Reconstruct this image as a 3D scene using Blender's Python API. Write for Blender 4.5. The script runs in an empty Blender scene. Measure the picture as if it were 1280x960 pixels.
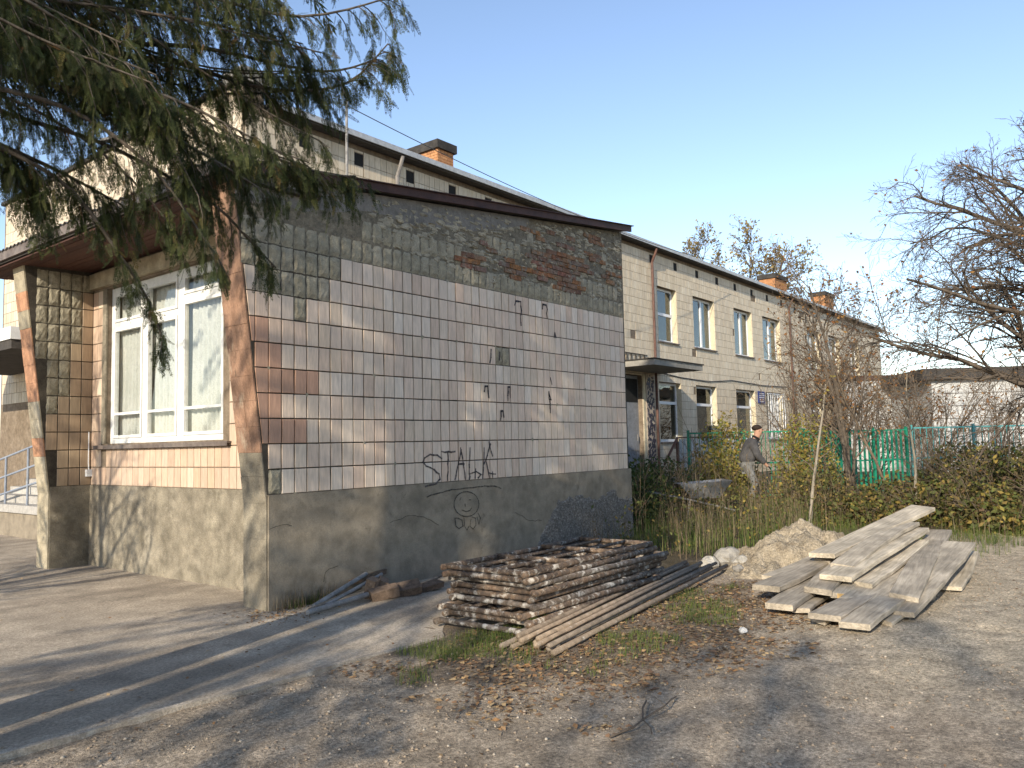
import bpy, math, random
import numpy as np
from mathutils import Vector, Matrix

# ------------------------------------------------------------------ camera, sky, sun, exposure
S = bpy.context.scene
COL = S.collection
R = math.radians
# building axes: +x runs along the tiled side wall away from the camera, +y back-left, z up
CAM = Vector((-4.735, -6.925, 1.59))
HEAD, PITCH, ROLL = 0.6738, 0.07476, -0.02252
cam_data = bpy.data.cameras.new('camera'); cam = bpy.data.objects.new('camera', cam_data); COL.objects.link(cam)
fwv = Vector((math.cos(HEAD)*math.cos(PITCH), math.sin(HEAD)*math.cos(PITCH), math.sin(PITCH)))
rtv = Vector((math.sin(HEAD), -math.cos(HEAD), 0)); upv = rtv.cross(fwv)
r2 = rtv*math.cos(ROLL) + upv*math.sin(ROLL); u2 = upv*math.cos(ROLL) - rtv*math.sin(ROLL)
m3 = Matrix((r2, u2, -fwv)).transposed()
cam.matrix_world = Matrix.Translation(CAM) @ m3.to_4x4()
cam_data.sensor_width = 36.0; cam_data.lens = 28.125
cam_data.clip_start = 0.05; cam_data.clip_end = 2000
S.camera = cam

SUN_AZ, SUN_EL = 15.0, 23.0        # light travels along +x, turned 15 degrees towards +y
ld = Vector((math.cos(R(SUN_AZ))*math.cos(R(SUN_EL)), math.sin(R(SUN_AZ))*math.cos(R(SUN_EL)), -math.sin(R(SUN_EL))))
W = bpy.data.worlds.new('World'); S.world = W; W.use_nodes = True
wn = W.node_tree.nodes; wl_ = W.node_tree.links
sky = wn.new('ShaderNodeTexSky'); sky.sky_type = 'NISHITA'; sky.sun_disc = False
sky.sun_elevation = R(SUN_EL); sky.sun_rotation = math.atan2(-ld.x, -ld.y)
sky.air_density = 1.0; sky.dust_density = 0.2; sky.ozone_density = 3.0; sky.altitude = 150
wb_ = wn.new('ShaderNodeVectorMath'); wb_.operation = 'MULTIPLY'; wb_.inputs[1].default_value = (1.13, 0.97, 0.88)   # camera white balance, the same over the whole sky
wl_.new(sky.outputs[0], wb_.inputs[0]); wl_.new(wb_.outputs[0], wn['Background'].inputs[0]); wn['Background'].inputs[1].default_value = 0.15
sd = bpy.data.lights.new('sun', 'SUN'); so = bpy.data.objects.new('sun', sd); COL.objects.link(so)
sd.energy = 3.3; sd.angle = R(0.55); sd.color = (1.0, 0.89, 0.72)
so.rotation_euler = ld.to_track_quat('-Z', 'Y').to_euler()
so.location = (-30, -10, 20)
S.view_settings.view_transform = 'Standard'; S.view_settings.look = 'None'
S.view_settings.gamma = 1.0; S.view_settings.use_curve_mapping = False
S.view_settings.exposure = 0.98
S.render.engine = 'CYCLES'
S.cycles.use_denoising = True
S.cycles.max_bounces = 6; S.cycles.diffuse_bounces = 3; S.cycles.transparent_max_bounces = 12

rng = np.random.default_rng(7)
random.seed(7)

# ------------------------------------------------------------------ helpers
ORIG = {}                      # world origin of each object

def vnoise(x, y, seed=0):
    x = np.asarray(x, float); y = np.asarray(y, float)
    t = np.random.default_rng(1000+seed).random((64, 64))
    xi = np.floor(x).astype(int); yi = np.floor(y).astype(int)
    fx = x-xi; fy = y-yi; fx = fx*fx*(3-2*fx); fy = fy*fy*(3-2*fy)
    g = lambda a, b: t[a % 64, b % 64]
    return (g(xi, yi)*(1-fx)+g(xi+1, yi)*fx)*(1-fy)+(g(xi, yi+1)*(1-fx)+g(xi+1, yi+1)*fx)*fy

def fbm(x, y, seed=0, o=4):
    v = 0; a = .5; s = 0
    for k in range(o):
        v = v+a*vnoise(np.asarray(x)*2**k, np.asarray(y)*2**k, seed+k); s += a; a *= .5
    return v/s

def link(ob, parent=None):
    COL.objects.link(ob)
    if parent is not None: ob.parent = parent
    return ob

def tag(ob, label=None, cat=None, group=None, kind=None):
    if label: ob['label'] = label
    if cat: ob['category'] = cat
    if group: ob['group'] = group
    if kind: ob['kind'] = kind
    return ob

def empty(name, loc, label, cat, group=None):
    o = bpy.data.objects.new(name, None); o.location = loc; o.empty_display_size = .2
    link(o); ORIG[o.name] = Vector(loc); tag(o, label, cat, group); return o

def np_mesh(name, V, F, mat, attr=None, smooth=False):
    """V (n,3); F list of (m,k) arrays; attr dict name->(n,) floats or (n,3) colours"""
    me = bpy.data.meshes.new(name)
    V = np.asarray(V, np.float32)
    if not isinstance(F, list): F = [F]
    F = [np.asarray(f, np.int32) for f in F if len(f)]
    me.vertices.add(len(V)); me.vertices.foreach_set('co', V.ravel())
    loops = np.concatenate([f.ravel() for f in F])
    tot = np.concatenate([np.full(len(f), f.shape[1], np.int32) for f in F])
    st = np.concatenate([[0], np.cumsum(tot)[:-1]]).astype(np.int32)
    me.loops.add(len(loops)); me.loops.foreach_set('vertex_index', loops)
    me.polygons.add(len(tot)); me.polygons.foreach_set('loop_start', st); me.polygons.foreach_set('loop_total', tot)
    if smooth: me.polygons.foreach_set('use_smooth', np.ones(len(tot), bool))
    me.update(calc_edges=True)
    for k, a in (attr or {}).items():
        a = np.asarray(a, np.float32)
        if a.ndim == 1:
            at = me.attributes.new(k, 'FLOAT', 'POINT'); at.data.foreach_set('value', a)
        else:
            at = me.attributes.new(k, 'FLOAT_COLOR', 'POINT')
            at.data.foreach_set('color', np.concatenate([a, np.ones((len(a), 1), np.float32)], 1).ravel())
    if mat is not None: me.materials.append(mat)
    return me

class MB:
    """collects geometry in world coordinates; build() links it as one mesh object"""
    def __init__(s): s.v = []; s.f = []; s.a = []; s.smooth = False
    def add(s, verts, faces, rnd=None):
        b = len(s.v); s.v += [tuple(q) for q in verts]; s.f += [tuple(b+i for i in q) for q in faces]
        s.a += [random.random() if rnd is None else rnd]*len(verts); return s
    def box(s, lo, hi, rnd=None, jit=0):
        (a, b, c), (d, e, g) = lo, hi
        vs = [(a,b,c),(d,b,c),(d,e,c),(a,e,c),(a,b,g),(d,b,g),(d,e,g),(a,e,g)]
        if jit: vs = [tuple(q+random.uniform(-jit, jit) for q in v) for v in vs]
        return s.add(vs, [(0,3,2,1),(4,5,6,7),(0,1,5,4),(1,2,6,5),(2,3,7,6),(3,0,4,7)], rnd)
    def beam(s, p, q, w, h, up=(0,0,1), rnd=None, jit=0, bev=0, twist=0):
        """rectangular bar from p to q (centres), w across, h along up"""
        p = Vector(p); q = Vector(q); d = (q-p).normalized(); up = Vector(up)
        x = d.cross(up).normalized(); z = x.cross(d).normalized()
        vs = []
        if bev:
            prof = [(-w/2+bev,-h/2),(w/2-bev,-h/2),(w/2,-h/2+bev),(w/2,h/2-bev),(w/2-bev,h/2),(-w/2+bev,h/2),(-w/2,h/2-bev),(-w/2,-h/2+bev)]
        else: prof = [(-w/2,-h/2),(w/2,-h/2),(w/2,h/2),(-w/2,h/2)]
        n = len(prof)
        for c, tw in ((p, 0), (q, twist)):
            ct, st = math.cos(tw), math.sin(tw)
            for (a, b) in prof:
                a2, b2 = a*ct-b*st, a*st+b*ct
                vs.append(c + x*(a2+random.uniform(-jit, jit)) + z*(b2+random.uniform(-jit, jit)) + d*random.uniform(-jit, jit))
        fs = [tuple(range(n)), tuple(range(2*n-1, n-1, -1))]
        fs += [(i, i+n, (i+1) % n+n, (i+1) % n) for i in range(n)]
        return s.add(vs, fs, rnd)
    def tube(s, pts, rad, n=8, rnd=None, cap=True):
        pts = [Vector(p) for p in pts]
        rad = [rad]*len(pts) if isinstance(rad, (int, float)) else rad
        d0 = (pts[1]-pts[0]).normalized(); ref = Vector((0,0,1)) if abs(d0.z) < .9 else Vector((1,0,0))
        x = d0.cross(ref).normalized(); vs = []
        for i, p in enumerate(pts):
            d = (pts[min(i+1, len(pts)-1)]-pts[max(i-1, 0)]).normalized()
            x = (x-d*x.dot(d)).normalized(); y = d.cross(x)
            for k in range(n):
                t = 2*math.pi*k/n; vs.append(p+(x*math.cos(t)+y*math.sin(t))*rad[i])
        fs = []
        for i in range(len(pts)-1):
            for k in range(n):
                a = i*n+k; b = i*n+(k+1) % n; fs.append((a, b, b+n, a+n))
        if cap: fs += [tuple(range(n-1, -1, -1)), tuple(range((len(pts)-1)*n, len(pts)*n))]
        return s.add(vs, fs, rnd)
    def prism(s, poly, axis, lo, hi, rnd=None):
        """poly: 2D points in the two other axes (order x,y / x,z / y,z), extruded along axis from lo to hi"""
        n = len(poly)
        mk = {'x': lambda a, b, t: (t, a, b), 'y': lambda a, b, t: (a, t, b), 'z': lambda a, b, t: (a, b, t)}[axis]
        vs = [mk(a, b, lo) for a, b in poly]+[mk(a, b, hi) for a, b in poly]
        fs = [tuple(range(n-1, -1, -1)), tuple(range(n, 2*n))]+[(i, (i+1) % n, (i+1) % n+n, i+n) for i in range(n)]
        return s.add(vs, fs, rnd)
    def blob(s, c, r, seed=0, n=8, m=6, amp=.25, rnd=None):
        c = Vector(c); rg = random.Random(seed); vs = []
        for j in range(m+1):
            th = math.pi*j/m
            for i in range(n):
                ph = 2*math.pi*i/n; k = 1+rg.uniform(-amp, amp)
                vs.append((c.x+r[0]*k*math.sin(th)*math.cos(ph), c.y+r[1]*k*math.sin(th)*math.sin(ph), c.z+r[2]*k*math.cos(th)))
        fs = [(j*n+i, (j+1)*n+i, (j+1)*n+(i+1) % n, j*n+(i+1) % n) for j in range(m) for i in range(n)]
        return s.add(vs, fs, rnd)
    def build(s, name, mat, parent=None, smooth=None, fixn=True):
        o = ORIG[parent.name] if parent is not None else Vector((0,0,0))
        me = bpy.data.meshes.new(name)
        me.from_pydata([(a-o.x, b-o.y, c-o.z) for a, b, c in s.v], [], s.f)
        at = me.attributes.new('rnd', 'FLOAT', 'POINT'); at.data.foreach_set('value', s.a)
        if fixn:
            import bmesh
            bm = bmesh.new(); bm.from_mesh(me); bmesh.ops.recalc_face_normals(bm, faces=bm.faces); bm.to_mesh(me); bm.free()
        if mat: me.materials.append(mat)
        if (s.smooth if smooth is None else smooth):
            me.polygons.foreach_set('use_smooth', [True]*len(me.polygons))
        ob = bpy.data.objects.new(name, me); link(ob, parent)
        ORIG[ob.name] = Vector(o); return ob

def place(name, me, parent, world_loc, rot=None):
    """an object sharing mesh data, put at a world position under its parent"""
    ob = bpy.data.objects.new(name, me); link(ob, parent)
    ob.location = Vector(world_loc)-ORIG[parent.name]
    if rot: ob.rotation_euler = rot
    ORIG[ob.name] = Vector(world_loc); return ob

def np_obj(name, V, F, mat, parent=None, attr=None, smooth=False):
    if parent is not None: V = np.asarray(V)-np.array(ORIG[parent.name])
    ob = bpy.data.objects.new(name, np_mesh(name, V, F, mat, attr, smooth)); link(ob, parent)
    ORIG[ob.name] = Vector(ORIG[parent.name]) if parent is not None else Vector((0,0,0)); return ob

def instmesh(tv, tf, mats, offs):
    """instances of a small template: mats (n,3,3), offs (n,3)"""
    tv = np.asarray(tv, float); tf = np.asarray(tf)
    V = np.einsum('nij,kj->nki', mats, tv)+offs[:, None, :]
    n, k = V.shape[:2]
    F = (tf[None]+(np.arange(n)*k)[:, None, None]).reshape(-1, tf.shape[1])
    return V.reshape(-1, 3), F, k

def rotmats(n, rg, yaw=None, pitch=(-.5, .5), roll=(-3.14, 3.14), scale=(1, 1)):
    a = rg.uniform(0, 6.283, n) if yaw is None else yaw
    b = rg.uniform(*pitch, n); c = rg.uniform(*roll, n); s = rg.uniform(*scale, n)
    ca, sa, cb, sb, cc, sc = np.cos(a), np.sin(a), np.cos(b), np.sin(b), np.cos(c), np.sin(c)
    Z = np.zeros(n); O = np.ones(n)
    Rz = np.array([[ca,-sa,Z],[sa,ca,Z],[Z,Z,O]]).transpose(2,0,1)
    Ry = np.array([[cb,Z,sb],[Z,O,Z],[-sb,Z,cb]]).transpose(2,0,1)
    Rx = np.array([[O,Z,Z],[Z,cc,-sc],[Z,sc,cc]]).transpose(2,0,1)
    return (Rz@Ry@Rx)*s[:, None, None]

# ------------------------------------------------------------------ materials
def lin(c): return tuple(((x/255+.055)/1.055)**2.4 if x > 10 else x/255/12.92 for x in c)

def mat(name, cols, rough=.9, src='noise', scale=3.0, mul=.35, mscale=11.0, fine=.25, fscale=90.0, bump=.3, bscale=60.0,
        bdist=.01, spec=.25, stretch=(1,1,1), sub=0.0, trans=0.0, metal=0.0, stain=None, grit=0.0, gscale=240.0, stain2=None):
    """cols: one colour or list for a ramp driven by src ('noise','obj','rnd','col'); multiplied by two noises"""
    m = bpy.data.materials.new(name); m.use_nodes = True
    nt = m.node_tree; N = nt.nodes; L = nt.links; b = N['Principled BSDF']
    b.inputs['Roughness'].default_value = rough; b.inputs['Specular IOR Level'].default_value = spec; b.inputs['Metallic'].default_value = metal
    geo = N.new('ShaderNodeNewGeometry'); mp = N.new('ShaderNodeMapping'); mp.inputs['Scale'].default_value = stretch
    L.new(geo.outputs['Position'], mp.inputs['Vector'])
    def noise(sc, det=4, rgh=.6):
        n = N.new('ShaderNodeTexNoise'); n.inputs['Scale'].default_value = sc; n.inputs['Detail'].default_value = det
        n.inputs['Roughness'].default_value = rgh; L.new(mp.outputs[0], n.inputs['Vector']); return n.outputs['Fac']
    if isinstance(cols, tuple): cols = [cols]
    if src == 'col':
        a = N.new('ShaderNodeAttribute'); a.attribute_name = 'col'; c = a.outputs['Color']
    elif len(cols) == 1:
        rg_ = N.new('ShaderNodeRGB'); rg_.outputs[0].default_value = (*cols[0], 1); c = rg_.outputs[0]
    else:
        if src == 'obj': o = N.new('ShaderNodeObjectInfo'); fac = o.outputs['Random']
        elif src == 'rnd':
            a = N.new('ShaderNodeAttribute'); a.attribute_name = 'rnd'; fac = a.outputs['Fac']
        else:
            mr = N.new('ShaderNodeMapRange'); mr.inputs[1].default_value = .32; mr.inputs[2].default_value = .68
            L.new(noise(scale), mr.inputs[0]); fac = mr.outputs[0]
        rp = N.new('ShaderNodeValToRGB'); e = rp.color_ramp.elements
        e[0].position = 0; e[0].color = (*cols[0], 1); e[1].position = 1; e[1].color = (*cols[-1], 1)
        for i, q in enumerate(cols[1:-1]):
            x = e.new((i+1)/(len(cols)-1)); x.color = (*q, 1)
        L.new(fac, rp.inputs[0]); c = rp.outputs[0]
    def times(c, amt, sc, det=4):
        if amt <= 0: return c
        mr = N.new('ShaderNodeMapRange'); mr.inputs[1].default_value = .3; mr.inputs[2].default_value = .7
        mr.inputs[3].default_value = 1-amt; mr.inputs[4].default_value = 1+amt*.6; L.new(noise(sc, det), mr.inputs[0])
        mx = N.new('ShaderNodeVectorMath'); mx.operation = 'SCALE'; L.new(c, mx.inputs[0]); L.new(mr.outputs[0], mx.inputs['Scale']); return mx.outputs[0]
    c = times(c, mul, mscale); c = times(c, fine, fscale, 3); c = times(c, grit, gscale, 2)
    for st_ in (stain, stain2):     # (colour, scale, threshold)
        if not st_: continue
        sc_, ss, th = st_
        mr = N.new('ShaderNodeMapRange'); mr.inputs[1].default_value = th; mr.inputs[2].default_value = th+.12; L.new(noise(ss, 6, .7), mr.inputs[0])
        mx = N.new('ShaderNodeMix'); mx.data_type = 'RGBA'; L.new(mr.outputs[0], mx.inputs[0]); L.new(c, mx.inputs[6]); mx.inputs[7].default_value = (*sc_, 1); c = mx.outputs[2]
    L.new(c, b.inputs['Base Color'])
    if bump > 0:
        bp = N.new('ShaderNodeBump'); bp.inputs['Strength'].default_value = bump; bp.inputs['Distance'].default_value = bdist
        L.new(noise(bscale, 5, .65), bp.inputs['Height']); L.new(bp.outputs[0], b.inputs['Normal'])
    if trans > 0:                   # thin leaves let light through
        t = N.new('ShaderNodeBsdfTranslucent'); L.new(c, t.inputs['Color'])
        mx = N.new('ShaderNodeMixShader'); mx.inputs[0].default_value = trans
        L.new(b.outputs[0], mx.inputs[1]); L.new(t.outputs[0], mx.inputs[2]); L.new(mx.outputs[0], N['Material Output'].inputs['Surface'])
    return m

def glass(name, tint=(.8,.85,.85), refl=1.0):
    m = bpy.data.materials.new(name); m.use_nodes = True
    N = m.node_tree.nodes; L = m.node_tree.links; N.remove(N['Principled BSDF'])
    g = N.new('ShaderNodeBsdfGlossy'); g.inputs['Roughness'].default_value = .02
    t = N.new('ShaderNodeBsdfTransparent'); t.inputs[0].default_value = (*tint, 1)
    fr = N.new('ShaderNodeLayerWeight'); fr.inputs[0].default_value = .5
    pw = N.new('ShaderNodeMath'); pw.operation = 'POWER'; pw.inputs[1].default_value = 4.0; L.new(fr.outputs['Facing'], pw.inputs[0])
    ml = N.new('ShaderNodeMath'); ml.operation = 'MULTIPLY_ADD'; ml.use_clamp = True; ml.inputs[1].default_value = .8; ml.inputs[2].default_value = .03*refl; L.new(pw.outputs[0], ml.inputs[0])
    nz = N.new('ShaderNodeTexNoise'); nz.inputs['Scale'].default_value = 1.4
    bp = N.new('ShaderNodeBump'); bp.inputs['Strength'].default_value = .06; bp.inputs['Distance'].default_value = .05
    L.new(nz.outputs[0], bp.inputs['Height']); L.new(bp.outputs[0], g.inputs['Normal'])
    mx = N.new('ShaderNodeMixShader'); L.new(ml.outputs[0], mx.inputs[0]); L.new(t.outputs[0], mx.inputs[1]); L.new(g.outputs[0], mx.inputs[2])
    L.new(mx.outputs[0], N['Material Output'].inputs['Surface']); return m

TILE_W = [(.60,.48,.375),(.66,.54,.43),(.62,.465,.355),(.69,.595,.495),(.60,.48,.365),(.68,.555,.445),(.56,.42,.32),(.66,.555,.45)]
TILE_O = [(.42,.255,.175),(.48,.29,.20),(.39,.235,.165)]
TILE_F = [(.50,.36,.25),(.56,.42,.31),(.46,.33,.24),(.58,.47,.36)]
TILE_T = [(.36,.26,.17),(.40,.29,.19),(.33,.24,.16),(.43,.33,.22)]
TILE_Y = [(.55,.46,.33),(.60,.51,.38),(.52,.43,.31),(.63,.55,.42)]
ST = (60, 60, 2)
kw = dict(rough=.6, mul=.16, mscale=2.2, fine=.10, fscale=1.0, bump=.25, bscale=1.4, bdist=.004, spec=.4, stretch=(22,22,3))
m_tile_w = mat('tile_pale', TILE_W, src='obj', **kw)
m_tile_wr = mat('tile_pale_far', TILE_W, src='rnd', **kw)
m_tile_o = mat('tile_terracotta', TILE_O, src='obj', **kw)
m_tile_f = mat('tile_cream_orange', TILE_F, src='obj', **kw)
m_tile_t = mat('tile_tan', TILE_T, src='obj', **kw)
m_tile_y = mat('tile_yellowish', TILE_Y, src='rnd', **kw)
m_pad = mat('mortar_bed', [(.29,.26,.19),(.34,.305,.225),(.31,.28,.205),(.36,.325,.25)], src='obj', rough=.95, mul=.35, mscale=9, stain=((.10,.09,.07), 12, .66), bump=.9, bscale=30, bdist=.012)
m_joint = mat('joint_mortar', [(.05,.043,.034),(.085,.073,.058)], rough=1, mul=.3, bump=.6, bscale=40)
m_joint_y = mat('joint_mortar_dark', [(.17,.13,.09),(.24,.19,.14)], rough=1, mul=.3, bump=.5, bscale=40)
m_cem = mat('cement_plinth', [(.20,.17,.128),(.265,.225,.17),(.23,.195,.148)], scale=1.3, rough=.95, mul=.3, mscale=5, fine=.15, bump=.5, bscale=35, stain=((.095,.082,.064), 2.6, .60))
m_cemf = mat('cement_front', [(.30,.265,.20),(.23,.20,.15),(.34,.30,.23)], scale=1.6, rough=.95, mul=.4, mscale=5, fine=.3, bump=.8, bscale=45, bdist=.015, stain=((.15,.13,.095), 2.4, .58), stain2=((.42,.38,.31), 9, .66))
m_peb = mat('pebble_dash', [(.115,.105,.092),(.20,.185,.165),(.36,.33,.30)], scale=34, rough=.95, mul=.4, mscale=60, bump=.9, bscale=90, bdist=.02)
m_scratch = mat('scratch_coat', [(.15,.132,.098),(.21,.185,.14),(.18,.158,.12)], scale=5, rough=1, mul=.4, mscale=14, fine=.3, bump=1.0, bscale=40, bdist=.02)
m_band = mat('cement_band', [(.17,.162,.15),(.23,.215,.195)], scale=2, rough=.95, mul=.3, bump=.7, bscale=30, bdist=.015)
m_brick = mat('brick', [(.22,.10,.06),(.33,.16,.065),(.19,.11,.08),(.30,.17,.09),(.21,.15,.12),(.26,.11,.075)], src='obj', rough=.95, mul=.5, mscale=20, bump=1.0, bscale=40, bdist=.02, stain=((.21,.185,.15), 8, .50))
m_brickr = mat('brick_chimney', [(.42,.20,.09),(.50,.26,.12),(.38,.18,.09)], src='rnd', rough=.95, mul=.3, bump=.5, bscale=40)
m_fin = mat('fin_front', [(.27,.155,.10),(.34,.205,.135),(.24,.15,.105)], scale=2.5, rough=.9, mul=.45, mscale=7, bump=.9, bscale=30, bdist=.02, stretch=(1,1,.5), stain=((.38,.30,.22), 4, .60), stain2=((.10,.075,.055), 7, .63))
m_finl = mat('fin_front_pale', [(.42,.36,.25),(.36,.31,.22),(.46,.40,.29)], scale=2.5, rough=.9, mul=.3, mscale=6, bump=.6, bscale=30)
m_finor = mat('fin_orange', [(.47,.25,.14),(.42,.23,.14)], rough=.9, mul=.3, bump=.4)
m_roof = mat('asbestos_roof', [(.23,.22,.20),(.16,.15,.14)], rough=.95, mul=.3, bump=.4)
m_fascia = mat('fascia_red', [(.075,.034,.026),(.05,.024,.02)], rough=.6, mul=.3, bump=.2)
m_soffit = mat('soffit_board', [(.085,.038,.026),(.105,.048,.032),(.07,.032,.024)], src='obj', rough=.8, mul=.35, stretch=(8,1,8), bump=.4)
m_white = mat('window_white', [(.66,.66,.63),(.74,.74,.71)], rough=.45, mul=.12, mscale=14, fine=.1, bump=.15, stain=((.35,.32,.28), 12, .68))
m_plast = mat('plastic_white', [(.72,.73,.74)], rough=.35, mul=.08, bump=0)
m_curt = mat('curtain', [(.74,.75,.71),(.82,.82,.79)], rough=.9, mul=.1, bump=0, trans=.3)
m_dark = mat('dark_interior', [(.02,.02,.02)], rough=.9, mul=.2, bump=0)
m_sill = mat('sill_metal', [(.13,.10,.085),(.20,.17,.15)], rough=.6, mul=.3, bump=.2)
m_glass = glass('window_glass', (.95,.96,.95)); m_glassd = glass('window_glass_far', (.55,.6,.6), 2.6)
m_eave = mat('eave_metal', [(.42,.42,.42),(.50,.50,.49)], rough=.5, mul=.2, bump=.2, metal=.3)
m_eaved = mat('eave_dark', [(.05,.045,.04),(.08,.07,.06)], rough=.8, mul=.3, bump=.3)
m_pipe = mat('downpipe', [(.20,.18,.17),(.28,.26,.24)], rough=.6, mul=.3, bump=.2)
m_pipeb = mat('downpipe_brown', [(.14,.07,.05),(.11,.06,.05)], rough=.6, mul=.3, bump=.2)
m_conc = mat('concrete', [(.34,.32,.28),(.26,.245,.215)], rough=.95, mul=.3, mscale=6, bump=.5)
m_mark = mat('marker_black', [(.03,.028,.035),(.06,.055,.065)], rough=.7, mul=.3, bump=0)
m_gmark = mat('grey_spray', [(.07,.06,.065),(.13,.115,.115),(.05,.045,.05)], scale=14, rough=.8, mul=.3, bump=0)
m_gray_mark = mat('charcoal_drawing', [(.05,.047,.042),(.11,.10,.09)], scale=20, rough=.9, mul=.3, bump=0)
m_rust = mat('rusty_pipe', [(.11,.07,.048),(.18,.125,.085),(.085,.065,.052),(.14,.095,.065),(.21,.15,.10)], scale=9, rough=.85, mul=.45, mscale=30, bump=.5, bscale=80, stain=((.47,.43,.37), 12, .53))
m_rust2 = mat('rusty_pipe_grey', [(.16,.14,.125),(.10,.075,.055),(.20,.17,.15)], scale=9, rough=.8, mul=.45, mscale=30, bump=.5, bscale=80, stain=((.48,.45,.40), 10, .52))
m_rust3 = mat('loose_pipe_rust', [(.21,.145,.095),(.30,.235,.17),(.15,.115,.085),(.36,.31,.25)], src='obj', rough=.85, mul=.4, mscale=14, bump=.4, bscale=80, stain=((.40,.36,.31), 11, .60))
m_plank = mat('plank_grey', [(.38,.345,.285),(.44,.395,.32),(.34,.305,.255),(.49,.44,.36)], src='obj', rough=.9, mul=.28, mscale=7, fine=.22, fscale=22, bump=.5, bscale=18, bdist=.006, stretch=(.35,3,3), stain=((.24,.22,.19), 2.2, .60))
m_endgrain = mat('cut_end', [(.60,.40,.17)], rough=.9, mul=.3, bump=.3)
m_dwood = mat('old_block', [(.17,.12,.085),(.24,.17,.12),(.13,.095,.07)], src='obj', rough=.95, mul=.4, mscale=18, bump=.6, bscale=40)
m_steel = mat('galvanised_tube', [(.22,.21,.20),(.29,.28,.265)], rough=.6, mul=.35, bump=.3)
m_sand = mat('sand', [(.43,.355,.25),(.49,.41,.295),(.36,.29,.20)], scale=4, rough=1, mul=.3, mscale=9, fine=.4, fscale=45, grit=.3, bump=1.0, bscale=38, bdist=.04, stain=((.24,.18,.12), 6, .64))
m_ground = mat('dirt_ground', None, src='col', rough=1, mul=.40, mscale=5.5, fine=.55, fscale=38, grit=.5, gscale=150, bump=1.0, bscale=75, bdist=.03, stain=((.26,.205,.15), 2.3, .63), stain2=((.40,.33,.25), 21, .66))
m_pave = mat('pavement_dusty', None, src='col', rough=.95, mul=.32, mscale=2.4, fine=.38, fscale=45, grit=.35, gscale=170, bump=.8, bscale=90, bdist=.015, stain=((.17,.14,.105), 2.7, .61), stain2=((.14,.11,.085), 14, .67))
m_kerb = mat('kerb_concrete', [(.46,.40,.32),(.34,.29,.23)], rough=.95, mul=.4, fine=.4, bump=.8, stain=((.24,.19,.14), 3.5, .52))
m_bark = mat('bark', [(.10,.08,.06),(.15,.125,.10)], rough=1, mul=.4, mscale=12, bump=.8, bscale=30, stretch=(3,3,.6))
m_barkw = mat('bark_pale', [(.34,.30,.24),(.26,.23,.18)], rough=1, mul=.3, mscale=12, bump=.6, bscale=30)
m_twig = mat('twig_brown', [(.13,.10,.075),(.18,.14,.10),(.10,.075,.06)], src='noise', scale=1.5, rough=1, mul=.3, bump=0)
m_twigd = mat('twig_dark', [(.085,.066,.05),(.14,.112,.085)], src='noise', scale=1.5, rough=1, mul=.3, bump=0)
m_frond = mat('conifer_spray', [(.026,.038,.014),(.045,.06,.018),(.07,.086,.026),(.045,.05,.02),(.12,.13,.036),(.14,.075,.03)], src='rnd', rough=.6, mul=.25, bump=0, trans=.4)
m_leafg = mat('leaf_green', [(.04,.065,.02),(.065,.10,.025),(.09,.125,.03),(.05,.08,.024)], src='rnd', rough=.6, mul=.2, bump=0, trans=.3)
m_leafy = mat('leaf_yellow_green', [(.15,.17,.04),(.32,.28,.06),(.20,.21,.05),(.42,.32,.08),(.24,.16,.05)], src='rnd', rough=.65, mul=.2, bump=0, trans=.35)
m_leafb = mat('leaf_bramble', [(.07,.095,.026),(.12,.13,.04),(.15,.10,.045),(.12,.15,.04),(.38,.28,.07),(.13,.08,.045),(.08,.10,.035),(.16,.17,.045)], src='rnd', rough=.7, mul=.25, bump=0, trans=.3)
m_leafo = mat('leaf_orange', [(.30,.14,.04),(.24,.10,.04),(.36,.20,.06),(.18,.09,.04)], src='rnd', rough=.7, mul=.2, bump=0, trans=.3)
m_litter = mat('leaf_litter', [(.24,.14,.07),(.38,.21,.09),(.18,.11,.07),(.46,.29,.14),(.50,.36,.19),(.14,.09,.06),(.30,.18,.10)], src='rnd', rough=.8, mul=.2, bump=0, trans=.15)
m_grass = mat('grass', [(.07,.115,.024),(.11,.16,.032),(.13,.17,.04),(.20,.19,.065),(.085,.135,.028)], src='rnd', rough=.7, mul=.1, bump=0, trans=.35)
m_dry = mat('dry_stalk', [(.17,.12,.07),(.27,.20,.12),(.10,.075,.05),(.34,.27,.17),(.08,.06,.045),(.13,.10,.06)], src='rnd', rough=.9, mul=.2, bump=0, trans=.15)
m_green = mat('fence_green', [(.012,.20,.115),(.02,.26,.155)], rough=.5, mul=.25, bump=.15)
m_teal = mat('fence_teal', [(.06,.28,.29),(.10,.34,.34)], rough=.5, mul=.3, bump=.15)
m_slat = mat('slat_grey', [(.45,.46,.45),(.55,.56,.55),(.38,.40,.40)], src='obj', rough=.6, mul=.3, bump=.2)
m_railm = mat('rail_blue_grey', [(.22,.25,.31),(.28,.31,.36)], rough=.45, mul=.2, bump=.1)
m_wwall = mat('whitewash', [(.52,.52,.50),(.44,.44,.43),(.58,.58,.55)], rough=.9, mul=.15, bump=.3)
m_slate = mat('dark_roof', [(.035,.032,.03),(.06,.055,.05)], rough=.9, mul=.3, bump=.4)
m_rubble = mat('rubble', [(.36,.33,.28),(.46,.43,.37),(.26,.24,.21)], src='rnd', rough=1, mul=.3, bump=.5)
m_stone = mat('pebbles', [(.26,.20,.14),(.34,.275,.205),(.17,.135,.10),(.30,.24,.18),(.42,.37,.30)], src='rnd', rough=1, mul=.2, bump=.3)
m_foam = mat('white_chunk', [(.52,.51,.49)], rough=.8, mul=.15, bump=.4)
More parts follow.
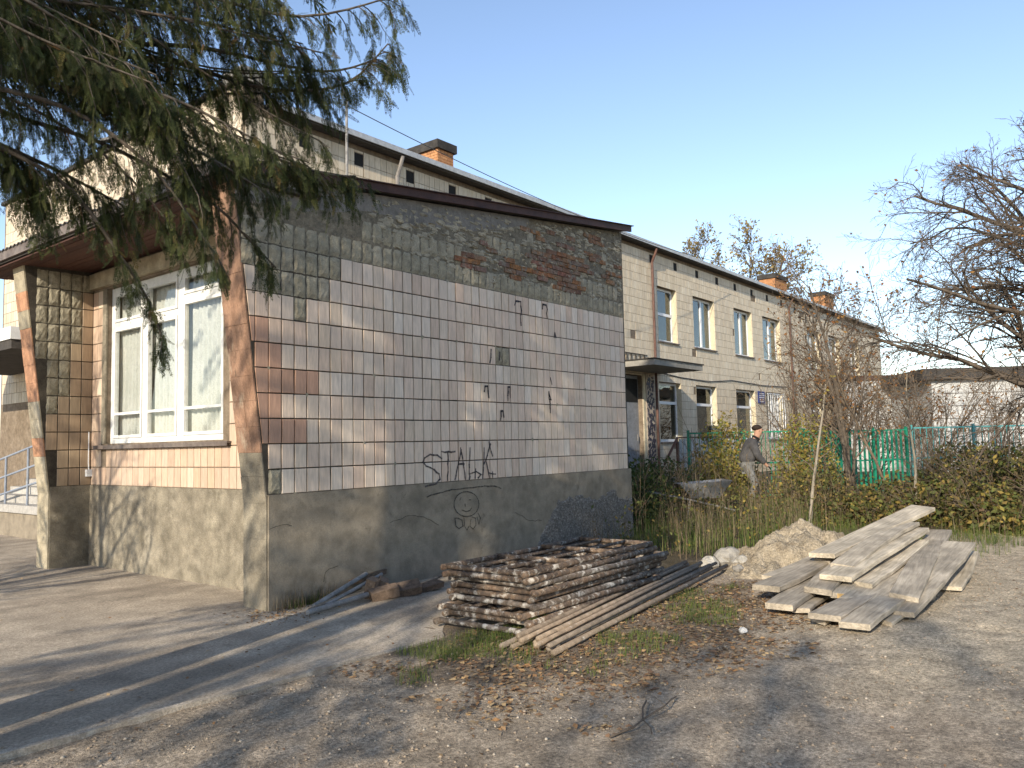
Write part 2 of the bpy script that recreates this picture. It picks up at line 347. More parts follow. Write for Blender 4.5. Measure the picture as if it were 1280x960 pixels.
m_skin = mat('skin', [(.45,.26,.18)], rough=.6, mul=.1, bump=0)
m_jack = mat('jacket_grey', [(.06,.058,.06),(.10,.098,.10)], rough=.9, mul=.25, bump=.4, bscale=30)
m_vest = mat('shirt_light', [(.30,.30,.28)], rough=.9, mul=.25, bump=.3)
m_trou = mat('trousers_grey', [(.15,.15,.145),(.21,.21,.20)], rough=.9, mul=.25, bump=.4, bscale=30)
m_blackc = mat('black_cloth', [(.015,.014,.015)], rough=.9, mul=.2, bump=.2)
m_hair = mat('hair_dark', [(.03,.02,.015)], rough=.8, mul=.2, bump=.4)
m_blue = mat('plaque_blue', [(.012,.03,.16)], rough=.3, mul=.05, bump=0)
m_plaqt = mat('plaque_white', [(.7,.7,.72)], rough=.4, mul=.05, bump=0)
m_mos = mat('mosaic_dark', [(.035,.03,.05),(.06,.05,.07),(.03,.04,.045)], src='rnd', rough=.5, mul=.2, bump=.2)
m_mosl = mat('mosaic_pale', [(.50,.42,.33),(.42,.34,.27)], rough=.8, mul=.2, bump=.3)
m_doorg = mat('door_grey', [(.20,.21,.23),(.25,.26,.28)], rough=.5, mul=.2, bump=.1)
m_tray = mat('tray_zinc', [(.30,.31,.32),(.22,.22,.22)], rough=.5, mul=.3, metal=.5, bump=.2)
m_tyre = mat('tyre', [(.02,.02,.02)], rough=.9, mul=.2, bump=.2)
m_cable = mat('cable', [(.10,.10,.10)], rough=.7, mul=.1, bump=0)
m_stairs = mat('stair_stone', [(.46,.44,.40),(.38,.36,.33),(.55,.53,.50)], src='obj', rough=.9, mul=.2, bump=.3)
m_leaffar = mat('leaf_far', [(.22,.19,.07),(.32,.25,.09),(.36,.24,.09),(.20,.18,.07)], src='rnd', rough=.7, mul=.2, bump=0, trans=.3)

# ------------------------------------------------------------------ ground, pavement, kerb
def axis_coords(lo, hi, step, far):
    c = list(np.arange(lo, hi+1e-6, step)); d = step
    a = c[0]; b = c[-1]; pre = []; post = []
    while a > -far: d *= 1.35; a -= d; pre.append(a)
    d = step
    while b < far: d *= 1.35; b += d; post.append(b)
    return np.array(pre[::-1]+c+post)

def gz(x, y):
    """height of the ground"""
    x = np.asarray(x, float); y = np.asarray(y, float)
    near = np.clip(1-np.hypot(x-2, y+4)/22, 0, 1)
    z = (fbm(x*.7, y*.7, 3)-.5)*.06*near+(fbm(x*4, y*4, 9, 3)-.5)*.022*near
    for c0, dp in ((-4.1, .022), (-5.55, .028)):                              # shallow wheel ruts along the road
        z = z - dp*np.exp(-((y-c0+.05*x+.12*np.sin(x*.6))/.22)**2)*near*(x < 3)
    z = z + (fbm(x*9, y*9, 14, 3)-.5)*.016*near*(y < -2.0)
    z = z + .03*np.exp(-(((x-1.2)/1.8)**2+((y+3.0)/.9)**2))                  # turfy hump
    z = z + .06*np.exp(-(((x-5.6)/1.8)**2+((y+3.7)/1.0)**2))
    z = z + np.clip((x-8)/60, 0, .25)*np.clip(near*3, 0, 1)
    under = np.clip((y-(-2.06-.055*(x+3.0))-.03)/.12, 0, 1)*np.clip((.35-x)/.3, 0, 1)      # sunk below the pavement sheet
    under = np.maximum(under, np.clip((y+1.0+.25*(2-x))/.3, 0, 1)*(x < 4.2)*(x > -.2))
    return z*(1-.7*under) - .004 - .07*under

xs = axis_coords(-5.5, 9.5, .065, 420); ys = axis_coords(-7.5, 1.0, .065, 420)
X, Y = np.meshgrid(xs, ys); Zg = gz(X, Y)
def sm(a, b, v): t = np.clip((v-a)/(b-a), 0, 1); return t*t*(3-2*t)
n1 = fbm(X*.9, Y*.9, 21); n2 = fbm(X*2.7, Y*2.7, 33); n3 = fbm(X*.35, Y*.35, 41)
dirt = np.array([.52,.42,.31]); dirt2 = np.array([.41,.33,.24]); sandc = np.array([.66,.55,.40]); soil = np.array([.25,.19,.13]); pale = np.array([.60,.50,.385]); wild = np.array([.12,.095,.055])
c = dirt[None,None]*np.ones(X.shape+(1,))
def blend(c, col, k): return c*(1-k[...,None])+col*k[...,None]
c = blend(c, dirt2, sm(.48,.66,n1)*.6); c = blend(c, pale, sm(.52,.7,n2)*.55)
sandm = sm(-.2,.5, 1-np.hypot((X-4.8)/4.6, (Y+5.5)/1.55)+(n1-.5)*1.1)
sandm = np.maximum(sandm, sm(0,.5, 1-np.hypot((X-8.5)/4.0, (Y+5.9)/1.3)+(n1-.5)*1.2))
c = blend(c, sandc, sandm*.95)
gm = sm(-.12,.25, 1-np.hypot((X-1.3)/2.3, (Y+3.1)/1.35)+(n2-.5)*.9)*(1-.8*sandm)
c = blend(c, soil, gm*.9)
wm = sm(0,.6,(X-5.2)*.35+(Y+2.9)*.9+(n2-.5)*1.2)*(Y < 60)
c = blend(c, wild, np.clip(wm,0,1)*sm(-6.2,-4.4,Y+(X-8)*.12))
nx, ny = len(xs), len(ys)
idx = np.arange(nx*ny).reshape(ny, nx)
F = np.stack([idx[:-1,:-1], idx[:-1,1:], idx[1:,1:], idx[1:,:-1]], -1).reshape(-1, 4)
g = np_obj('ground', np.stack([X, Y, Zg], -1).reshape(-1, 3), F, m_ground, attr={'col': c.reshape(-1, 3)}, smooth=True)
tag(g, kind='structure')

def kerb_y(x): return -2.06-.055*(np.asarray(x)+3.0)
# pavement sheet between the kerb and the building, also across the front
px = axis_coords(-5.0, 3.2, .09, 30); pt = np.linspace(0, 1, 30)
px = px[px < 4.2]; V = []
edge_r = lambda x: np.where(x < .2, kerb_y(x), kerb_y(x)+np.clip((x-.2)/4.0, 0, 1)**.7*2.05)
PX, PT = np.meshgrid(px, pt)
PY = edge_r(PX)+.02+(PT*(np.where(PX < .7, 22.0, .06)-edge_r(PX))) if False else None
top = .1*np.ones_like(px)
yy = np.concatenate([np.linspace(0, 1, 34)])
PX, T = np.meshgrid(px, yy); E0 = edge_r(PX); PYY = E0+T*(.12-E0)
def pave_col(x, y):
    a = fbm(x*1.1, y*1.1, 55); b = fbm(x*.5, y*2.0, 66)
    c = np.array([.47,.395,.305])*np.ones(x.shape+(1,))
    c = blend(c, np.array([.58,.49,.38]), sm(.45,.65,a)*.8); c = blend(c, np.array([.29,.24,.185]), sm(.5,.7,b)*.7); return c
def pave_z(x, y): return .004+(fbm(np.asarray(x)*1.6, np.asarray(y)*1.6, 71)-.5)*.022*np.clip((np.asarray(y)-kerb_y(x))/.5, 0, 1)
def grid_faces(ny, nx):
    i = np.arange(nx*ny).reshape(ny, nx); return np.stack([i[:-1,:-1], i[:-1,1:], i[1:,1:], i[1:,:-1]], -1).reshape(-1, 4)
pz = pave_z(PX, PYY)
o = np_obj('pavement', np.stack([PX, PYY, pz], -1).reshape(-1,3), grid_faces(*PX.shape), m_pave, attr={'col': pave_col(PX, PYY).reshape(-1,3)}, smooth=True); tag(o, kind='structure')
fx = axis_coords(-5.0, .56, .12, 30); fx = np.concatenate([fx[fx < .6], [.62]]); fy = np.concatenate([np.linspace(.12, 9, 70), np.linspace(9.5, 30, 20)])
FX, FY = np.meshgrid(fx, fy)
fz = pave_z(FX, FY)
o = np_obj('forecourt', np.stack([FX, FY, fz], -1).reshape(-1,3), grid_faces(*FX.shape), m_pave, attr={'col': pave_col(FX, FY).reshape(-1,3)}, smooth=True); tag(o, kind='structure')
# beyond the left fin the forecourt reaches the main facade
fx2 = np.linspace(.62, 2.96, 16); fy2 = np.linspace(5.6, 30, 70); FX, FY = np.meshgrid(fx2, fy2)
o = np_obj('entrance_path', np.stack([FX, FY, pave_z(FX, FY)], -1).reshape(-1,3), grid_faces(*FX.shape), m_pave, attr={'col': pave_col(FX, FY).reshape(-1,3)}, smooth=True); tag(o, kind='structure')
mb = MB(); kx = np.arange(-16, .25, .25); pts = []
for x in kx:
    w = .026+.008*math.sin(x*3.1); y = float(kerb_y(x)); z = float(pave_z(np.array(x), np.array(y)))+.022+.005*math.sin(x*5.3)
    pts.append((x, y, z, w))
for a, b in zip(pts[:-1], pts[1:]):
    (x0,y0,z0,w0), (x1,y1,z1,w1) = a, b
    mb.add([(x0,y0-w0,z0-.1),(x1,y1-w1,z1-.1),(x1,y1-w1*.8,z1-.005),(x0,y0-w0*.8,z0-.005),(x1,y1+w1*.8,z1),(x0,y0+w0*.8,z0),(x1,y1+w1,z1-.1),(x0,y0+w0,z0-.1)],
           [(0,1,2,3),(3,2,4,5),(5,4,6,7)])
tag(mb.build('kerb', m_kerb), kind='structure')

# ------------------------------------------------------------------ the annex (one storey)
RP, CP, PL = .255, .1555, 1.135        # tile row pitch, column pitch, plinth height
def ztop(x): return 4.375+.1127*x      # underside of the roof along the side wall
LX = 7.03                              # length of the side wall
annex = empty('annex_building', (0,0,0), 'single storey tiled annex with leaning corner fins and a sloping roof', 'building')
def finx(z): return 0.0 if z < 1.05 else -(z-1.05)*.122
# side wall core
mb = MB(); mb.prism([(0,.9),(0,1.05),(finx(4.3),4.32),(LX,ztop(LX)),(LX,.9)], 'y', 0.0, .4)
side_wall = mb.build('side_wall', m_joint, annex)
# plinth of the side wall: uneven render, pebble dash where the render is lost
gx = np.linspace(0, LX+.04, 190); gzz = np.linspace(-.15, PL, 42); GX, GZ = np.meshgrid(gx, gzz)
lim = .70+.10*(fbm(GX*2, GZ*2, 5)-.5)*2-.55*np.clip((5.0-GX)/1.2, 0, 1)**1.3
GYp = -.024-(fbm(GX*3, GZ*3, 12)-.5)*.012
o = np_obj('plinth', np.stack([GX, GYp, GZ], -1).reshape(-1,3), grid_faces(*GX.shape), m_cem, annex, smooth=True)
mb = MB(); mb.box((0,-.02,-.2),(LX+.035,.4,PL-.002)); mb.build('plinth_core', m_cem, annex)
mb = MB(); mb.box((-.01,-.0235,PL-.004),(LX+.035,-.001,PL)); mb.build('plinth_ledge', m_cem, annex)
# pebble dash patch
gx = np.linspace(4.1, LX+.03, 230); gzz = np.linspace(-.1, .86, 76); GX, GZ = np.meshgrid(gx, gzz)
lim = .77+.22*(fbm(GX*1.7, GZ*1.7, 15)-.5)+.16*(fbm(GX*9, GZ*9, 16)-.5)-.9*np.clip((4.95-GX)/.8, 0, 1)
lim = np.where(GX > 6.55, lim-.1, lim)
amt = sm(0, .05, lim-GZ)
pb = np.random.default_rng(4).random(GX.shape)
GYq = -.020-amt*(.008+.016*pb**2+.008*fbm(GX*12, GZ*12, 17))
o = np_obj('pebble_dash', np.stack([GX, GYq, GZ], -1).reshape(-1,3), grid_faces(*GX.shape), m_peb, annex); tag(o, kind='stuff')

def tile_mesh(name, w, h, d, m, axis='y'):
    """a tile lying in the wall plane with its outer face proud by d; origin at lower left on the wall face"""
    mb = MB(); b = min(.004, d*.4); g = .0062
    lo = [(g,0,g),(w-g,0,g),(w-g,0,h-g),(g,0,h-g)]; mid = [(x, -(d-b), z) for x,_,z in lo]
    hi = [(g+b,-d,g+b),(w-g-b,-d,g+b),(w-g-b,-d,h-g-b),(g+b,-d,h-g-b)]
    vs = lo+mid+hi; fs = [(8,9,10,11)]
    for k in (0, 4):
        for i in range(4): fs.append((k+i, k+(i+1)%4, k+4+(i+1)%4, k+4+i))
    if axis == 'x': vs = [(y, -x, z) for x, y, z in vs]
    me = bpy.data.meshes.new(name); me.from_pydata(vs, [], fs)
    import bmesh
    bm = bmesh.new(); bm.from_mesh(me); bmesh.ops.recalc_face_normals(bm, faces=bm.faces)
    bm.to_mesh(me); bm.free(); me.materials.append(m); return me

t_w = tile_mesh('tile_pale', CP, RP, .013, m_tile_w); t_o = tile_mesh('tile_terracotta', CP, RP, .014, m_tile_o)
first = {0:1, 1:0, 2:-1, 3:-1, 4:-1, 5:-1, 6:-2, 7:-2, 8:5, 9:6}
orange = {(2,-1),(2,0),(2,1),(2,2),(3,-1),(3,0),(4,-1),(4,0),(4,1),(4,2),(4,3),(5,-1),(5,0),(6,-1),(6,-2)}
missing = {(7,2),(6,23),(6,24)}
extra = {(8,-2)}
singles = []; rest = []; pads = []
for k in range(10):
    for i in range(-3, 45):
        x0, z0 = i*CP, PL+k*RP
        have = (i >= first[k] and (k,i) not in missing) or (k,i) in extra
        edge = finx(z0+RP*.5)
        if x0+CP < edge+.03: continue
        if have: singles.append((i, k))
        else: pads.append((i, k))
singles.sort(key=lambda t: (t[0], abs(t[1]-3)))
near, far = singles[:296], singles[296:]
part_tile = {}
def clipped_tile(i, k, m):
    x0, z0 = i*CP, PL+k*RP; e0, e1 = finx(z0)+.012, finx(z0+RP)+.012
    g = .0062; d = .013
    poly = [(max(x0+g, e0), z0+g), (x0+CP-g, z0+g), (x0+CP-g, z0+RP-g), (max(x0+g, e1), z0+RP-g)]
    mb = MB(); mb.prism(poly, 'y', -d, -.0005); return mb.build('tile', m, side_wall)
for i, k in near:
    x0, z0 = i*CP, PL+k*RP
    m = m_tile_o if (k,i) in orange else m_tile_w
    if x0 < finx(z0+RP)+.02 or x0 < finx(z0)+.02: clipped_tile(i, k, m); continue
    ob = place('tile', t_o if (k,i) in orange else t_w, side_wall, (x0, -.0005-random.uniform(0,.002), z0))
    ob.rotation_euler = (random.gauss(0,.010), random.gauss(0,.008), random.gauss(0,.014))
mb = MB()
for i, k in far:
    x0, z0 = i*CP, PL+k*RP; g = .0062; w = CP if i < 44 else CP*.9
    mb.box((x0+g,-.013-random.uniform(0,.003),z0+g),(x0+w-g,-.0005,z0+RP-g), jit=.0008)
tag(mb.build('remaining_tile_field', m_tile_wr, side_wall), kind='stuff')
rc = random.Random(31)
for q in range(46):                    # chipped corners and small knocks in the tiles
    i, k = rc.choice(singles); cx, cz = i*CP+rc.choice((0, CP)), PL+k*RP+rc.choice((0, RP)); r_ = rc.uniform(.008, .03)
    mb = MB(); n_ = rc.randint(5, 7); a0 = rc.uniform(0, 6)
    pl = [(cx+r_*rc.uniform(.5,1.2)*math.cos(a0+6.283*t/n_), cz+r_*rc.uniform(.5,1.2)*math.sin(a0+6.283*t/n_)) for t in range(n_)]
    if min(p_[0] for p_ in pl) < finx(cz)+.02: continue
    mb.prism(pl, 'y', -.0185, -.0175); mb.build('chip', m_pad, side_wall)
# bare mortar beds where the tiles have fallen
t_p = []
for v in range(5):
    rg = random.Random(v); mb = MB(); n = 5
    # slightly lumpy pad with ragged edge
    vs = []; fs = []
    for a in range(n+1):
        for b in range(n+1):
            e = a in (0,n) or b in (0,n)
            vs.append((.006+(CP-.012)*a/n+rg.uniform(-.007,.007), -(.001 if e else .013+rg.uniform(0,.010)), .008+(RP-.016)*b/n+rg.uniform(-.006,.006)))
    for a in range(n):
        for b in range(n): fs.append((a*(n+1)+b, (a+1)*(n+1)+b, (a+1)*(n+1)+b+1, a*(n+1)+b+1))
    mb.add(vs, fs); o_ = MB.build(mb, 'mortar_bed', m_pad, None, fixn=False); me = o_.data; bpy.data.objects.remove(o_); t_p.append(me)
brick_zone = lambda x, z: (fbm(np.array(x*1.5), np.array(z*4.4), 91) > .485) and x > 2.6 and z > ztop(x)-1.15+max(0,(5.0-x))*.18
for k in range(10, 17):
    for i in range(-3, 45): pads.append((i, k))
npad = 0
for i, k in sorted(pads):
    x0, z0 = i*CP, PL+k*RP
    if z0+RP*.95 > ztop(x0)-.16-(.16 if x0 < 3.2 else 0) or x0 < finx(z0+RP)+.01: continue
    bz = brick_zone(x0+CP/2, z0+RP/2)
    if bz and k >= 11 and random.random() < .85: continue
    if k >= 12 and x0 > 4.2 and random.random() < .45: continue
    place('mortar_bed', t_p[(i*7+k*3) % 5], side_wall, (x0, -.0005, z0)); npad += 1
# smooth cement band under the roof
gx = np.linspace(-.38, 4.4, 120); tt = np.linspace(0, 1, 14); GX, TT = np.meshgrid(gx, tt)
hgt = .30+.10*(fbm(gx*2, gx*0, 44)-.5)*2-.2*np.clip((gx-3.0)/1.4,0,1)
GZ = ztop(GX)-.01-TT*hgt[None]
GY = -.012-(fbm(GX*5, GZ*5, 46)-.5)*.014+TT**6*.012
np_obj('cement_band', np.stack([GX, GY, GZ], -1).reshape(-1,3), grid_faces(*GX.shape), m_band, side_wall, smooth=True)
# rough scratch coat behind the beds and bricks
gx = np.linspace(-.30, LX, 150); tt = np.linspace(0, 1, 26); GX, TT = np.meshgrid(gx, tt)
z0_ = np.maximum(PL+10*RP+.0, 0); GZ = z0_+TT*(ztop(GX)-.005-z0_)
GX = np.maximum(GX, np.vectorize(finx)(GZ)+.004)
np_obj('scratch_coat', np.stack([GX, -.0008-.006*fbm(GX*9, GZ*9, 49)*np.clip(TT*8,0,1)*np.clip((1-TT)*8,0,1), GZ], -1).reshape(-1,3), grid_faces(*GX.shape), m_scratch, side_wall, smooth=True)
# exposed bricks
def brick_me(name, seed):
    rg = random.Random(seed); mb = MB()
    mb.box((.004,-.016,.005),(.246,0,.066)); vs = [(x+rg.uniform(-.006,.006), y+rg.uniform(-.005,.004), z+rg.uniform(-.005,.005)) for x,y,z in mb.v]
    me = bpy.data.meshes.new(name); me.from_pydata(vs, [], mb.f); me.materials.append(m_brick); return me
bms = [brick_me('brick', s) for s in range(5)]
nb = 0; half = [brick_me('brick', 9)]
for row in range(0, 24):
    z0 = 3.9+row*.075
    for j in range(0, 30):
        x0 = 2.4+j*.255+(.127 if row % 2 else 0)
        if x0+.25 > LX or z0+.075 > ztop(x0)-.06: continue
        if not brick_zone(x0+.12, z0+.04): continue
        q = float(fbm(np.array(x0*2.3), np.array(z0*6), 77))
        if q < .485 or random.random() < .12: continue
        if nb < 250: place('brick', bms[(row*5+j*3) % 5], side_wall, (x0, -.001-(q-.45)*.05, z0), (random.gauss(0,.02), random.gauss(0,.012), random.gauss(0,.02))); nb += 1
# lumps of torn mortar between the bricks and beds
mb = MB(); rg = random.Random(3)
for q in range(900):
    x = rg.uniform(1.4, LX-.05); z = ztop(x)-rg.uniform(.06, 1.2)
    if z < PL+RP*10+.1: continue
    mb.blob((x, -.004, z), (rg.uniform(.015,.09), rg.uniform(.006,.026), rg.uniform(.008,.03)), q, 6, 4, .4)
tag(mb.build('torn_mortar', m_pad, side_wall), kind='stuff')
mb = MB()                                      # rear end wall and core behind
mb.box((LX-.4,.4,-.1),(LX,5.0,ztop(LX)-.05)); mb.build('end_wall', m_joint, annex)

# ---- fins
def fin(y0, y1, front_mat, name='corner_fin', label=None):
    mb = MB(); n = 16; zs = np.linspace(-.1, 4.3, 23)
    e = .55
    pts = [(e,-.1)]+[(finx(z)-.002+random.uniform(-.004,.004), z) for z in zs]+[(e,4.3)]
    mb.prism(pts, 'y', y0+.002, y1)
    ob = mb.build(name, m_joint, annex)
    # facing on the narrow front: lower render, tile pieces above
    zz = [0,.35,.7,1.05,1.32,1.56,1.82,2.08,2.33,2.59,2.84,3.1,3.35,3.6,3.86,4.12,4.26]
    for a, b in zip(zz[:-1], zz[1:]):
        mm = front_mat(a)
        for (p, q) in (((y0, y1),) if b <= 1.06 or random.random() < .65 else ((y0, (y0+y1)/2), ((y0+y1)/2, y1))):
            g = .0012; d = .012+random.uniform(0,.008); mb = MB()
            mb.add([(finx(a)-d, p+g, a+g), (finx(a)-d, q-g, a+g), (finx(b)-d, q-g, b-g), (finx(b)-d, p+g, b-g),
                    (finx(a), p+g, a+g), (finx(a), q-g, a+g), (finx(b), q-g, b-g), (finx(b), p+g, b-g)],
                   [(0,1,2,3),(4,5,6,7),(0,1,5,4),(1,2,6,5),(2,3,7,6),(3,0,4,7)])
            mb.build('facing_piece', mm, ob)
    return ob
fin_r = fin(0.0, .40, lambda z: m_cemf if z < 1.5 else m_fin)
fin_l = fin(5.15, 5.52, lambda z: m_finor if (1.5 < z < 1.6 or 2.3 < z < 3.2 or 3.5 < z < 3.7) else m_finl)
# tiles on the inner face of the far fin (faces the camera side, y = 5.15)
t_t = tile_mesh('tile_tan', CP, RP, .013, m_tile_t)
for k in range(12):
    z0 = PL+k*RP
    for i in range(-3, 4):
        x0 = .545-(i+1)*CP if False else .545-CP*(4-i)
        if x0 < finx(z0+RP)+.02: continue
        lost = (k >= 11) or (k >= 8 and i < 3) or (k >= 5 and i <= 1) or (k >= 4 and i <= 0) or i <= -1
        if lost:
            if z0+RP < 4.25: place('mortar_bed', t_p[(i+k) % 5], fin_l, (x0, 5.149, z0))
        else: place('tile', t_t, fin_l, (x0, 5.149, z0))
mb = MB(); mb.box((0.001,5.135,-.1),(.55,5.16,PL)); mb.build('fin_plinth', m_cemf, annex)
mb = MB(); mb.tube([(.50,5.12,1.9),(.50,5.12,1.45),(.505,5.118,1.36)], .008, 6); mb.build('cable_drop', m_plast, annex)
mb = MB(); mb.box((.46,5.075,1.26),(.535,5.134,1.36)); mb.build('socket_box', m_plast, annex)

# ---- front wall with the three-light window
WY0, WY1, WZ0, WZ1 = 1.70, 4.72, 1.72, 3.95
mb = MB(); fxw = .55
for (a, b, c_, d) in ((.4, WY0, -.1, 4.3), (WY1, 5.15, -.1, 4.3), (WY0, WY1, -.1, WZ0), (WY0, WY1, WZ1, 4.3)):
    mb.box((fxw, a, c_), (fxw+.32, b, d))
front_wall = mb.build('front_wall', m_joint_y, annex)
gy = np.linspace(.40, 5.14, 90); gzz = np.linspace(-.12, PL, 30); GY, GZ = np.meshgrid(gy, gzz)
GXx = fxw-.022-(fbm(GY*3, GZ*3, 19)-.5)*.016-sm(.34,.16,GZ+.25*(fbm(GY*2.3,GZ*2,23)-.5))*.018*np.random.default_rng(8).random(GY.shape)
np_obj('front_plinth', np.stack([GXx, GY, GZ], -1).reshape(-1,3), grid_faces(*GY.shape)[:, ::-1], m_cemf, annex, smooth=True)
mb = MB(); mb.box((fxw-.02,.4,PL-.006),(fxw,5.14,PL-.001)); mb.build('front_ledge', m_cemf, annex)
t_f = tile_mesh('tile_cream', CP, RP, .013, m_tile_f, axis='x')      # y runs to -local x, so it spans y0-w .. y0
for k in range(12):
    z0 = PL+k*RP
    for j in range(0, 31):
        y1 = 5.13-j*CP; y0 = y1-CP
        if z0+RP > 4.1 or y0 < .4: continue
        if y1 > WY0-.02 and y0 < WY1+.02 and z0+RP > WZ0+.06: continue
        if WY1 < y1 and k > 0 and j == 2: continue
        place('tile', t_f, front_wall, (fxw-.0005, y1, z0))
mb = MB(); mb.box((fxw-.012, WY1-.005, WZ0),(fxw+.01, WY1+.14, WZ1)); mb.build('window_surround', m_cemf, annex)
mb = MB(); mb.box((fxw-.07,.4,3.98),(fxw,5.15,4.2)); mb.build('lintel_beam', m_finl, annex)
xw = .62
mb = MB()
def fr(y0, y1, z0, z1, x0=xw, x1=xw+.07): mb.box((x0,y0,z0),(x1,y1,z1))
posts = [(4.63,4.715),(3.68,3.80),(2.74,2.88),(1.705,1.80)]
for a, b in posts: fr(a, b, WZ0, WZ1-.002)
for (a, b) in ((3.80,4.63),(2.88,3.68),(1.80,2.74)):
    fr(a, b, WZ0, WZ0+.07, xw+.002, xw+.068); fr(a, b, WZ1-.09, WZ1, xw+.002, xw+.068)
    fr(a, b, 3.36 if a > 2 else 3.52, (3.36 if a > 2 else 3.52)+.085, xw+.003, xw+.067)
win = mb.build('window', m_white, annex)
for (a, b) in ((3.80,4.63),(2.88,3.68),(1.80,2.74)):
    zt = 3.36 if a > 2 else 3.52
    for (z0, z1, inner) in ((WZ0+.07, zt, True), (zt+.085, WZ1-.09, False)):
        mb = MB(); w = .045; x0, x1 = xw-.012, xw+.045
        mb.box((x0,a+.006,z0+.006),(x1,a+w,z1-.006)); mb.box((x0,b-w,z0+.006),(x1,b-.006,z1-.006))
        mb.box((x0+.001,a+w,z0+.006),(x1-.001,b-w,z0+w)); mb.box((x0+.001,a+w,z1-w),(x1-.001,b-w,z1-.006))
        if inner: mb.box((x0+.004,a+w,2.12),(x1-.004,b-w,2.155))
        mb.build('sash', m_white, win)
        for (p, q) in (((z0+w, 2.12),(2.155, z1-w)) if inner else ((z0+w, z1-w),)):
            mb = MB(); mb.box((xw+.018,a+w-.003,p-.003),(xw+.022,b-w+.003,q+.003)); mb.build('pane', m_glass, win)
# net curtains behind the glass
for n_, (a, b) in enumerate(((3.72,4.66),(2.80,3.72),(1.72,2.80))):
    gy = np.linspace(a, b, 110); gzz = np.linspace(WZ0+.02, WZ1-.05, 12); GY, GZ = np.meshgrid(gy, gzz)
    ph = GY*2*np.pi/.11+2.5*fbm(GY*4, GZ*.4, 80+n_)*3
    GXc = xw+.10+.022*np.sin(ph)*(1-.3*(GZ-WZ0)/2)+.02*fbm(GY*5, GZ*1.2, 84)
    np_obj('curtain', np.stack([GXc, GY, GZ], -1).reshape(-1,3), grid_faces(*GY.shape), m_curt, win, smooth=True)
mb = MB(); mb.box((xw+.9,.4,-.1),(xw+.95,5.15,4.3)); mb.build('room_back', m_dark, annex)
mb = MB(); mb.box((fxw-.075,1.5,1.675),(fxw+.07,4.93,1.70)); mb.box((fxw-.077,1.5,1.645),(fxw-.07,4.93,1.6745)); mb.build('window_sill', m_sill, annex)

# ---- roof, fascia, soffit
ex = -.58; yL = 6.4
mb = MB(); zr = lambda x: ztop(x)+.035
mb.prism([(ex,zr(ex)),(LX+.12,zr(LX+.12)),(LX+.12,zr(LX+.12)+.05),(ex,zr(ex)+.05)], 'y', -.10, yL)
roof = mb.build('roof', m_roof, annex)
# corrugated sheet edge along the eave
gy = np.linspace(-.11, yL, 520); gxs = np.array([ex-.05, 1.0]); GY, GXr = np.meshgrid(gy, gxs)
GZ = zr(GXr)+.062+.018*np.sin(GY*2*np.pi/.13)
o = np_obj('corrugated_sheet', np.stack([GXr, GY, GZ], -1).reshape(-1,3), grid_faces(*GY.shape), m_roof, roof, smooth=True)
mb = MB(); mb.prism([(ex-.03,zr(ex)-.07),(ex+.0,zr(ex)-.07),(ex+.0,zr(ex)+.045),(ex-.03,zr(ex)+.045)], 'y', -.09, yL); mb.build('eave_trim', m_sill, annex)
mb = MB(); mb.prism([(ex+.02,zr(ex)-.035),(LX+.13,zr(LX+.13)-.035),(LX+.13,zr(LX+.13)+.06),(ex+.02,zr(ex)+.06)], 'y', -.135, -.102); mb.build('verge_board', m_fascia, annex)
mb = MB(); mb.prism([(ex+.02,zr(ex)+.0605),(LX+.17,zr(LX+.17)+.0605),(LX+.17,zr(LX+.17)+.072),(ex+.02,zr(ex)+.072)], 'y', -.165, 0); mb.build('verge_flashing', m_fascia, annex)
nbd = 11
for q in range(nbd):
    x0 = ex+.02+q*(fxw-ex-.03)/nbd; w = (fxw-ex-.03)/nbd-.012
    mb = MB(); z = ztop(ex)-.10+q*.004+random.uniform(-.004,.004)
    mb.box((x0,.41,z),(x0+w,yL-.02,z+.018)); mb.build('soffit_board', m_soffit, annex)
mb = MB(); mb.box((ex+.01,-.095,ztop(ex)-.06),(fxw+.05,yL-.01,ztop(ex)-.02)); mb.build('soffit_back', m_eaved, annex)
mb = MB(); mb.box((.55,5.52,-.1),(2.94,5.9,4.25)); mb.build('return_wall', m_joint_y, annex)

# ---- graffiti and marks on the side wall (flat print a few millimetres off the surface)
def wallpt(i, k): return (i*CP, PL+k*RP)
def strokes(name, lines, wid, m, parent, y=-.0185):
    mb = MB()
    for L0 in lines:
        L_ = [L0[0]]
        for (a, b) in zip(L0[:-1], L0[1:]):
            n_ = max(1, int(math.hypot(b[0]-a[0], b[1]-a[1])/.05)); jt = wid*(1.3 if wid < .01 else .22)
            L_ += [(a[0]+(b[0]-a[0])*t/n_+random.gauss(0, jt)*(t < n_), a[1]+(b[1]-a[1])*t/n_+random.gauss(0, jt)*(t < n_)) for t in range(1, n_+1)]
        for (a, b) in zip(L_[:-1], L_[1:]):
            a = np.array(a, float); b = np.array(b, float); d = b-a; n = np.hypot(*d)
            if n < 1e-6: continue
            d /= n; p = np.array([-d[1], d[0]])*wid/2; e = d*wid*.35
            w2 = random.uniform(.7, 1.15)
            q = [a-e-p*w2, b+e-p*w2, b+e+p*w2, a-e+p*w2]
            yy_ = -.0345 if (a[1]+b[1])/2 < PL else y
            mb.add([(t[0], yy_, t[1]) for t in q], [(0,1,2,3)])
    return mb.build(name, m, parent, fixn=False)
